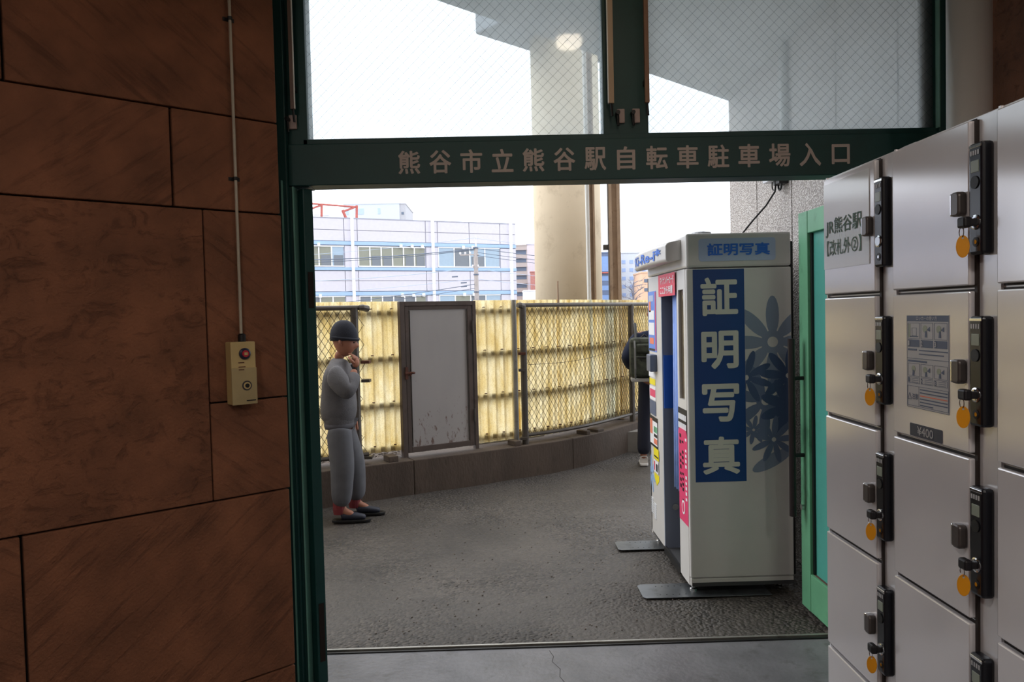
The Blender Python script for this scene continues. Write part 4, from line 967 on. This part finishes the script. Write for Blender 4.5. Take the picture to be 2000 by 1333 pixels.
# utility pole and wires
up = empty('utility_pole', 'concrete utility pole with crossarms and insulators in front of the office building', 'utility pole', (-.83, 30, 0))
M_up = mat('pole_concrete', (176, 168, 166), .8); M_ins = flat('insulator', (220, 218, 222), .4)
MB().tube([(0, 0, 0), (0, 0, 3.9), (.02, 0, 4.3)], [.10, .085, .08], 12).build('pole_shaft', M_up, up)
MB().tube([(.02, 0, 4.3), (.02, 0, 4.78)], .03, 8).build('pole_tip', M_ins, up)
for z, x0 in ((4.02, -.62), (3.50, -.12)):
    ar = MB().box(x0, .12, -.06, 0, z-.02, z+.025).build('crossarm', M_up, up)
    for x in (x0, x0+.2, x0+.4):
        if x < .1: MB().lathe([(.03, 0), (.045, .05), (.03, .10)], 8, Matrix.Translation((x, -.03, z+.02))).build('insulator', M_ins, ar)
for z in (4.28, 3.2, 2.5): MB().lathe([(.11, 0), (.11, .05)], 10, Matrix.Translation((.0, 0, z))).build('pole_band', M_dk, up)
for z, x in ((3.15, -.85), (2.9, -.5), (2.75, -.5)): MB().tube([(x-.12, -.1, z), (x+.12, -.1, z+.01)], .03, 6).build('cable_closure', M_dk, up)
def wire(label, p, q, sag, r=.012, m=None):
    p = Vector(p); q = Vector(q); pts = [p.lerp(q, k/12)-Vector((0, 0, sag*4*(k/12)*(1-k/12))) for k in range(13)]
    o = MB().tube(pts, r, 4).build('power_line', m or M_dk); tag(o, label, 'power line', 'overhead lines at the utility pole')
px = -.83
wire('thick upper pair line running left from the pole across the office windows, upper one', (px, 29.95, 4.26), (-9.5, 30, 3.98), .12, .018)
wire('thick upper pair line running left across office windows, lower one', (px, 29.95, 4.22), (-9.5, 30, 3.86), .12, .012)
wire('thin line running left from the pole tip', (px, 29.95, 4.70), (-9.5, 30, 4.1), .1, .007, M_win)
wire('pale blue line running left from the pole at mid height', (px, 29.95, 3.5), (-9.5, 30, 3.1), .12, .010, M_win)
wire('lower black line running left from the pole, higher of two', (px, 29.95, 2.85), (-9.5, 30, 2.0), .1, .013)
wire('lowest black line running left from the pole', (px, 29.95, 2.68), (-9.5, 30, 1.75), .05, .010)
wire('pale thin line running left below the mid height line', (px, 29.95, 3.05), (-9.5, 30, 2.5), .05, .007, M_win)
wire('top line running right from the pole to the pier, highest', (px, 29.95, 4.28), (3.5, 30, 3.7), .03, .012)
wire('line running right from the pole, second from top', (px, 29.95, 4.12), (3.5, 30, 3.52), .03, .010)
wire('line running right from the pole, third from top', (px, 29.95, 4.0), (3.5, 30, 3.38), .03, .010)
wire('thin line running right from the pole tip', (px, 29.95, 4.68), (3.5, 30, 4.2), .05, .006, M_win)
wire('pale line running right from the pole at mid height', (px, 29.95, 3.45), (3.5, 30, 2.9), .03, .008, M_win)
wire('pale line running right from the pole, lowest', (px, 29.95, 3.05), (3.5, 30, 2.55), .03, .008, M_win)

# ------------------------------------------------------------------ people
def skin(name, verts, edges, m, parent, root=0, sub=2):
    """verts: (x,y,z,r[,r2])"""
    me = bpy.data.meshes.new(name); me.from_pydata([v[:3] for v in verts], edges, []); me.update()
    o = bpy.data.objects.new(name, me); C.objects.link(o)
    md = o.modifiers.new('skin', 'SKIN'); md.use_smooth_shade = True; md.branch_smoothing = .6
    if not me.skin_vertices: bpy.context.view_layer.objects.active = o
    lay = me.skin_vertices[0].data
    for i, v in enumerate(verts):
        lay[i].radius = (v[3], v[4] if len(v) > 4 else v[3]); lay[i].use_root = (i == root)
    sb = o.modifiers.new('sub', 'SUBSURF'); sb.levels = sub; sb.render_levels = sub
    dg = bpy.context.evaluated_depsgraph_get(); ev = o.evaluated_get(dg); me2 = bpy.data.meshes.new_from_object(ev)
    V = [tuple(p.co) for p in me2.vertices]; Fc = [tuple(p.vertices) for p in me2.polygons]
    bpy.data.objects.remove(o); bpy.data.meshes.remove(me); bpy.data.meshes.remove(me2)
    mb = MB(); mb.add(V, Fc)
    if name is None: return mb
    return mb
def head_mb(T, s=1.0):
    """head facing +x; origin at head centre; height .23"""
    mb = MB(); nu, nv = 28, 22; vs = []; fs = []
    for j in range(nv+1):
        ph = math.pi*j/nv
        for i in range(nu):
            th = 2*math.pi*i/nu; x = math.sin(ph)*math.cos(th); y = math.sin(ph)*math.sin(th); z = math.cos(ph)
            X = x*.096; Y = y*.075; Z = z*.118
            if z < 0: Y *= 1-.30*(-z)**1.3; X *= (1-.12*(-z)) if x > 0 else (1-.45*(-z)); 
            if x > 0:
                g = math.exp(-((y/.16)**2)); 
                X += .024*g*math.exp(-((Z+.022)/.016)**2) + .012*g*math.exp(-((Z+.004)/.02)**2)     # nose
                X += .006*math.exp(-((y/.3)**2))*math.exp(-((Z+.058)/.008)**2)                         # lips
                X -= .010*(math.exp(-(((abs(y)-.42)/.18)**2)))*math.exp(-((Z-.008)/.014)**2)         # eye sockets
                X += .006*math.exp(-((y/.4)**2))*math.exp(-((Z+.098)/.016)**2)                        # chin
            vs.append((X*s, Y*s, Z*s))
    for j in range(nv):
        for i in range(nu): fs.append((j*nu+i, (j+1)*nu+i, (j+1)*nu+(i+1) % nu, j*nu+(i+1) % nu))
    mb.add(vs, fs, T)
    for sg in (-1, 1):   # ears
        mb.tube([T @ Vector((-.010, sg*.072, .022)), T @ Vector((-.020, sg*.084, .012)), T @ Vector((-.016, sg*.084, -.012)), T @ Vector((-.004, sg*.073, -.028))], [.008, .012, .011, .006], 8)
    return mb
def merge(name, mbs, m, parent):
    o = MB()
    for b in mbs: o.add(b.v, b.f)
    ob = o.build(name, m, parent); ob.data.shade_smooth(); return ob
def hand_mb(wrist, d, up, s=1.0, curl=.6, thumb=1):
    """palm + five fingers from wrist along d; up = back of hand direction"""
    d = Vector(d).normalized(); up = Vector(up); sd_ = d.cross(up).normalized(); up = sd_.cross(d).normalized(); w_ = Vector(wrist)
    V = [(*w_, .026*s), (*(w_+d*.04*s), .032*s, .018*s), (*(w_+d*.08*s), .034*s, .017*s)]; E = [(0, 1), (1, 2)]
    res = [skin('h', V, E, None, None, 0, 1)]
    for k, (o_, l) in enumerate(((-.027, .070), (-.009, .078), (.009, .073), (.026, .058))):
        p = w_+d*.078*s+sd_*o_*s; pts = [p-d*.02*s]; dirn = d.copy(); q_ = p.copy()
        pts.append(q_.copy())
        for sgm in (.45, .32, .23):
            a = curl*.9; dirn = (dirn*math.cos(a)-up*math.sin(a)).normalized() if sgm else dirn
            up2 = up
            q_ = q_+dirn*l*sgm*s; pts.append(q_.copy())
        mb = MB(); mb.tube(pts, [.009*s, .0095*s, .0088*s, .008*s, .0062*s], 8); res.append(mb)
    p = w_+d*.03*s+sd_*(-.026*thumb)*s
    mb = MB(); mb.tube([p, p+(d*.5-sd_*.6*thumb-up*.2)*.035*s, p+(d*.85-sd_*.5*thumb-up*.5)*.062*s], [.013*s, .011*s, .008*s], 8); res.append(mb)
    return res
M_skin = mat('skin_tone', (160, 106, 82), .6, var=.05)
# person 1: in profile facing right, hand at the mouth
p1 = empty('person', 'person in grey sweatsuit and dark knit cap standing left, hand raised to mouth', 'person', (-1.235, 5.76, 0))
HT = Matrix.Translation((.045, 0, 1.372)) @ Matrix.Rotation(math.radians(8), 4, 'Y') @ Matrix.Scale(.95, 4)
body = [head_mb(HT)]
body.append(skin('b', [(-.01, 0, .80, .10, .13), (-.01, 0, 1.0, .09, .12), (-.02, 0, 1.17, .10, .14), (-.01, 0, 1.24, .05), (.02, 0, 1.31, .045),
    (-.01, -.16, 1.19, .05), (.10, -.20, 1.0, .037), (.14, -.11, 1.17, .028), (-.01, .16, 1.19, .05), (-.03, .21, .95, .037), (.05, .2, .78, .028),
    (.0, -.08, .76, .08), (.02, -.09, .42, .05), (-.0, -.09, .09, .034), (.0, .08, .76, .08), (.06, .09, .42, .05), (.08, .10, .09, .034),
    (.10, -.10, .04, .03), (.18, .10, .04, .03)],
    [(0, 1), (1, 2), (2, 3), (3, 4), (2, 5), (5, 6), (6, 7), (2, 8), (8, 9), (9, 10), (0, 11), (11, 12), (12, 13), (0, 14), (14, 15), (15, 16), (13, 17), (16, 18)], None, None))
body += hand_mb((.145, -.105, 1.18), (.0, .40, 1), (.9, -.5, 0), .95, .75, 1)
body += hand_mb((.05, .2, .78), (.1, 0, -1), (-.2, .9, 0), .95, .35, 1)
merge('body', body, M_skin, p1)
for sg in (-1, 1):
    MB().lathe([(.002, -.006), (.008, 0), (.002, .006)], 8, HT @ Matrix.Translation((.083, sg*.030, .008))).build('eye', M_ink, p1)
M_jk = mat('grey_sweat', (98, 96, 98), .9, var=.1, vscale=20, bump=.3, bscale=120); M_tr = mat('grey_trousers', (94, 94, 98), .9, var=.1, vscale=14)
jk = skin('j', [(-.015, 0, .70, .175, .20), (-.015, 0, .92, .175, .20), (-.02, 0, 1.14, .165, .21), (-.0, 0, 1.265, .085, .09),
    (-.01, -.20, 1.15, .10), (.115, -.235, .99, .080), (.140, -.115, 1.145, .052), (-.01, .20, 1.15, .10), (-.03, .245, .94, .085), (.04, .215, .80, .06)],
    [(0, 1), (1, 2), (2, 3), (2, 4), (4, 5), (5, 6), (2, 7), (7, 8), (8, 9)], None, None)
merge('jacket', [jk, MB().lathe([(.100, .735), (.112, .75), (.120, .82), (.118, .92), (.108, 1.02), (.07, 1.08)], 28, Matrix.Translation((-.015, 0, 0)) @ Matrix.Diagonal((1, 1.32, 1, 1)))], M_jk, p1)
merge('jacket_hem', [MB().lathe([(.108, .71), (.113, .73), (.112, .755)], 24, Matrix.Translation((-.015, 0, 0)) @ Matrix.Diagonal((1, 1.32, 1, 1)))], mat('hem_grey', (84, 82, 86), .9), p1)
tr_ = skin('t', [(-.01, 0, .80, .095, .135), (.0, -.075, .66, .105), (.02, -.09, .42, .10), (.0, -.09, .10, .078), (.0, .075, .66, .105), (.07, .09, .42, .10), (.08, .10, .10, .078)],
    [(0, 1), (1, 2), (2, 3), (0, 4), (4, 5), (5, 6)], None, None)
merge('trousers', [tr_], M_tr, p1)
def shoe(x, y, m, parent, rz=0, sock=None, s=1.0):
    T = Matrix.Translation((x, y, 0)) @ Matrix.Rotation(rz, 4, 'Z') @ Matrix.Scale(s, 4)
    mb = skin('s', [(-.05, 0, .045, .040, .036), (.03, 0, .045, .042, .036), (.12, 0, .036, .040, .026), (.17, 0, .030, .030, .020), (-.03, 0, .09, .042)], [(0, 1), (1, 2), (2, 3), (0, 4)], None, None)
    mb.v = [tuple(T @ Vector((a, b, max(c_, .012)))) for a, b, c_ in mb.v]
    o = merge('shoe', [mb], m, parent)
    P = [(-.088, -.03), (-.06, -.042), (.08, -.045), (.17, -.04), (.205, -.015), (.205, .015), (.17, .04), (.08, .045), (-.06, .042), (-.088, .03)]
    sm = MB(); n_ = len(P); sm.add([(a, b, .0) for a, b in P]+[(a, b, .018) for a, b in P], [tuple(range(n_))[::-1], tuple(range(n_, 2*n_))]+[(i, (i+1) % n_, (i+1) % n_+n_, i+n_) for i in range(n_)], T)
    sm.build('sole', M_white if m is not M_shoe1 else M_black, o, .003)
    if sock is not None: MB().lathe([(.045, .06), (.050, .10), (.047, .16)], 14, T @ Matrix.Translation((-.035, 0, 0))).build('sock', sock, o)
M_shoe1 = mat('dark_shoe', (34, 38, 52), .6); M_sock = flat('red_sock', (120, 44, 48), .8)
shoe(.02, -.09, M_shoe1, p1, 0, M_sock); shoe(.10, .10, M_shoe1, p1, 0, M_sock)
cap = MB(); nu = 24; vs = []; fs = []
for j in range(9):
    ph = math.pi*.56*j/8
    for i in range(nu):
        th = 2*math.pi*i/nu; k_ = 1.09+.03*math.sin(ph*3)
        vs.append((math.sin(ph)*math.cos(th)*.098*k_, math.sin(ph)*math.sin(th)*.080*k_, math.cos(ph)*.122*k_))
for j in range(8):
    for i in range(nu): fs.append((j*nu+i, (j+1)*nu+i, (j+1)*nu+(i+1) % nu, j*nu+(i+1) % nu))
cap.add(vs, fs, HT @ Matrix.Rotation(math.radians(-8), 4, 'Y') @ Matrix.Translation((-.004, 0, .040)))
o = cap.build('knit_cap', mat('dark_knit', (34, 36, 46), .9, bump=.4, bscale=200), p1); o.data.shade_smooth(); s_ = o.modifiers.new('solid', 'SOLIDIFY'); s_.thickness = .008; s_.offset = 1
MB().tube([HT @ Vector((.108*math.cos(a), .090*math.sin(a), .034)) for a in [k*math.pi/12 for k in range(25)]], .012, 8).build('cap_rim', mat('dark_knit2', (28, 30, 40), .9), o).data.shade_smooth()
# person 2: walking away behind the booth, backpack
p2 = empty('person', 'person in navy clothes and white shoes walking away behind the photo booth', 'person', (1.60, 7.55, 0), math.radians(82))
H2 = Matrix.Translation((.05, -.02, 1.53))
body = [head_mb(H2)]
J2 = [(0, 0, .90, .11, .14), (.0, 0, 1.08, .10, .13), (.0, 0, 1.28, .10, .15), (.01, 0, 1.37, .055), (.04, 0, 1.45, .05),
    (0, .19, 1.31, .052), (-.08, .30, 1.09, .042), (.12, .24, .98, .03), (0, -.19, 1.31, .052), (-.05, -.26, 1.06, .042), (.12, -.25, .95, .03)]
E2 = [(0, 1), (1, 2), (2, 3), (3, 4), (2, 5), (5, 6), (6, 7), (2, 8), (8, 9), (9, 10)]
body.append(skin('b', J2+[(0, .09, .86, .085), (-.02, .12, .47, .055), (-.10, .14, .11, .038), (0, -.09, .86, .085), (.12, -.09, .48, .055), (.10, -.09, .1, .038), (-.02, .14, .05, .03), (.18, -.09, .05, .03)],
    E2+[(0, 11), (11, 12), (12, 13), (0, 14), (14, 15), (15, 16), (13, 17), (16, 18)], None, None))
body += hand_mb((.12, .24, .98), (1, -.2, -.2), (0, .3, 1), .95, .5, -1); body += hand_mb((.12, -.25, .95), (.9, 0, -.4), (0, 0, 1), .95, .5, 1)
merge('body', body, M_skin, p2)
M_nv = mat('navy_cloth', (30, 40, 66), .85, var=.12, vscale=16)
jk2 = skin('j', [(a, b, c_, (r_[0] if i_ in (0, 1, 2) else r_[0]*1.0)+.018, (r_[1] if len(r_) > 1 else r_[0])+.02) for i_, (a, b, c_, *r_) in enumerate(J2) if i_ != 4],
    [(0, 1), (1, 2), (2, 3), (2, 4), (4, 5), (5, 6), (2, 7), (7, 8), (8, 9)], None, None)
merge('jacket', [jk2], M_nv, p2)
merge('trousers', [skin('t', [(0, 0, .90, .115, .15), (0, .09, .80, .10), (-.02, .12, .47, .075), (-.10, .14, .09, .072), (0, -.09, .80, .10), (.12, -.09, .48, .075), (.10, -.09, .13, .055)],
    [(0, 1), (1, 2), (2, 3), (0, 4), (4, 5), (5, 6)], None, None)], mat('dark_jeans', (24, 28, 46), .85), p2)
M_wsh = flat('white_leather', (226, 222, 218), .5)
shoe(-.08, .14, M_wsh, p2); shoe(.12, -.09, M_wsh, p2)
hr = MB(); vs = []; fs = []
for j in range(9):
    ph = math.pi*.62*j/8
    for i in range(24):
        th = 2*math.pi*i/24; vs.append((math.sin(ph)*math.cos(th)*.104-.008, math.sin(ph)*math.sin(th)*.084, math.cos(ph)*.128+.004))
for j in range(8):
    for i in range(24): fs.append((j*24+i, (j+1)*24+i, (j+1)*24+(i+1) % 24, j*24+(i+1) % 24))
hr.add(vs, fs, H2 @ Matrix.Rotation(math.radians(-18), 4, 'Y')); hr.build('hair', flat('black_hair', (22, 20, 20), .6), p2).data.shade_smooth()
bp_ = empty('backpack', 'dark camouflage backpack with pale strap, worn by the person behind the booth', 'backpack', (1.60, 7.55, 0), math.radians(82))
M_cam = mat('camouflage_cloth', (58, 62, 50), .85, var=.5, vscale=14, dark=(18, 20, 20), dscale=16, damount=1)
MB().box(-.30, -.13, -.03, .27, .90, 1.30).build('pack_body', M_cam, bp_, .045)
pk = MB().box(-.35, -.29, .02, .22, .93, 1.12).build('front_pocket', M_cam, bp_, .02)
MB().box(-.36, -.345, .04, .20, 1.10, 1.115).build('pocket_flap', M_black, pk, .004)
MB().box(-.335, -.29, .03, .21, 1.15, 1.24).build('upper_pocket', M_cam, bp_, .02)
MB().box(-.31, -.14, -.02, .26, .865, .90).build('base_strap', flat('pale_webbing', (170, 168, 164), .7), bp_, .01)
for y in (.02, .20): MB().tube([(-.14, y, 1.28), (.0, y, 1.43), (.115, y, 1.32), (.10, y, 1.1), (-.10, y, .95)], .016, 8).build('shoulder_strap', M_black, bp_)
for y in (.02, .22): MB().tube([(-.30, y, 1.27), (-.345, y, 1.2), (-.365, y, 1.0), (-.32, y, .90)], .009, 6).build('side_strap', flat('grey_webbing', (110, 110, 108), .7), bp_)
MB().tube([(-.2, .08, 1.29), (-.2, .12, 1.33), (-.2, .16, 1.29)], .010, 6).build('grab_loop', M_black, bp_)
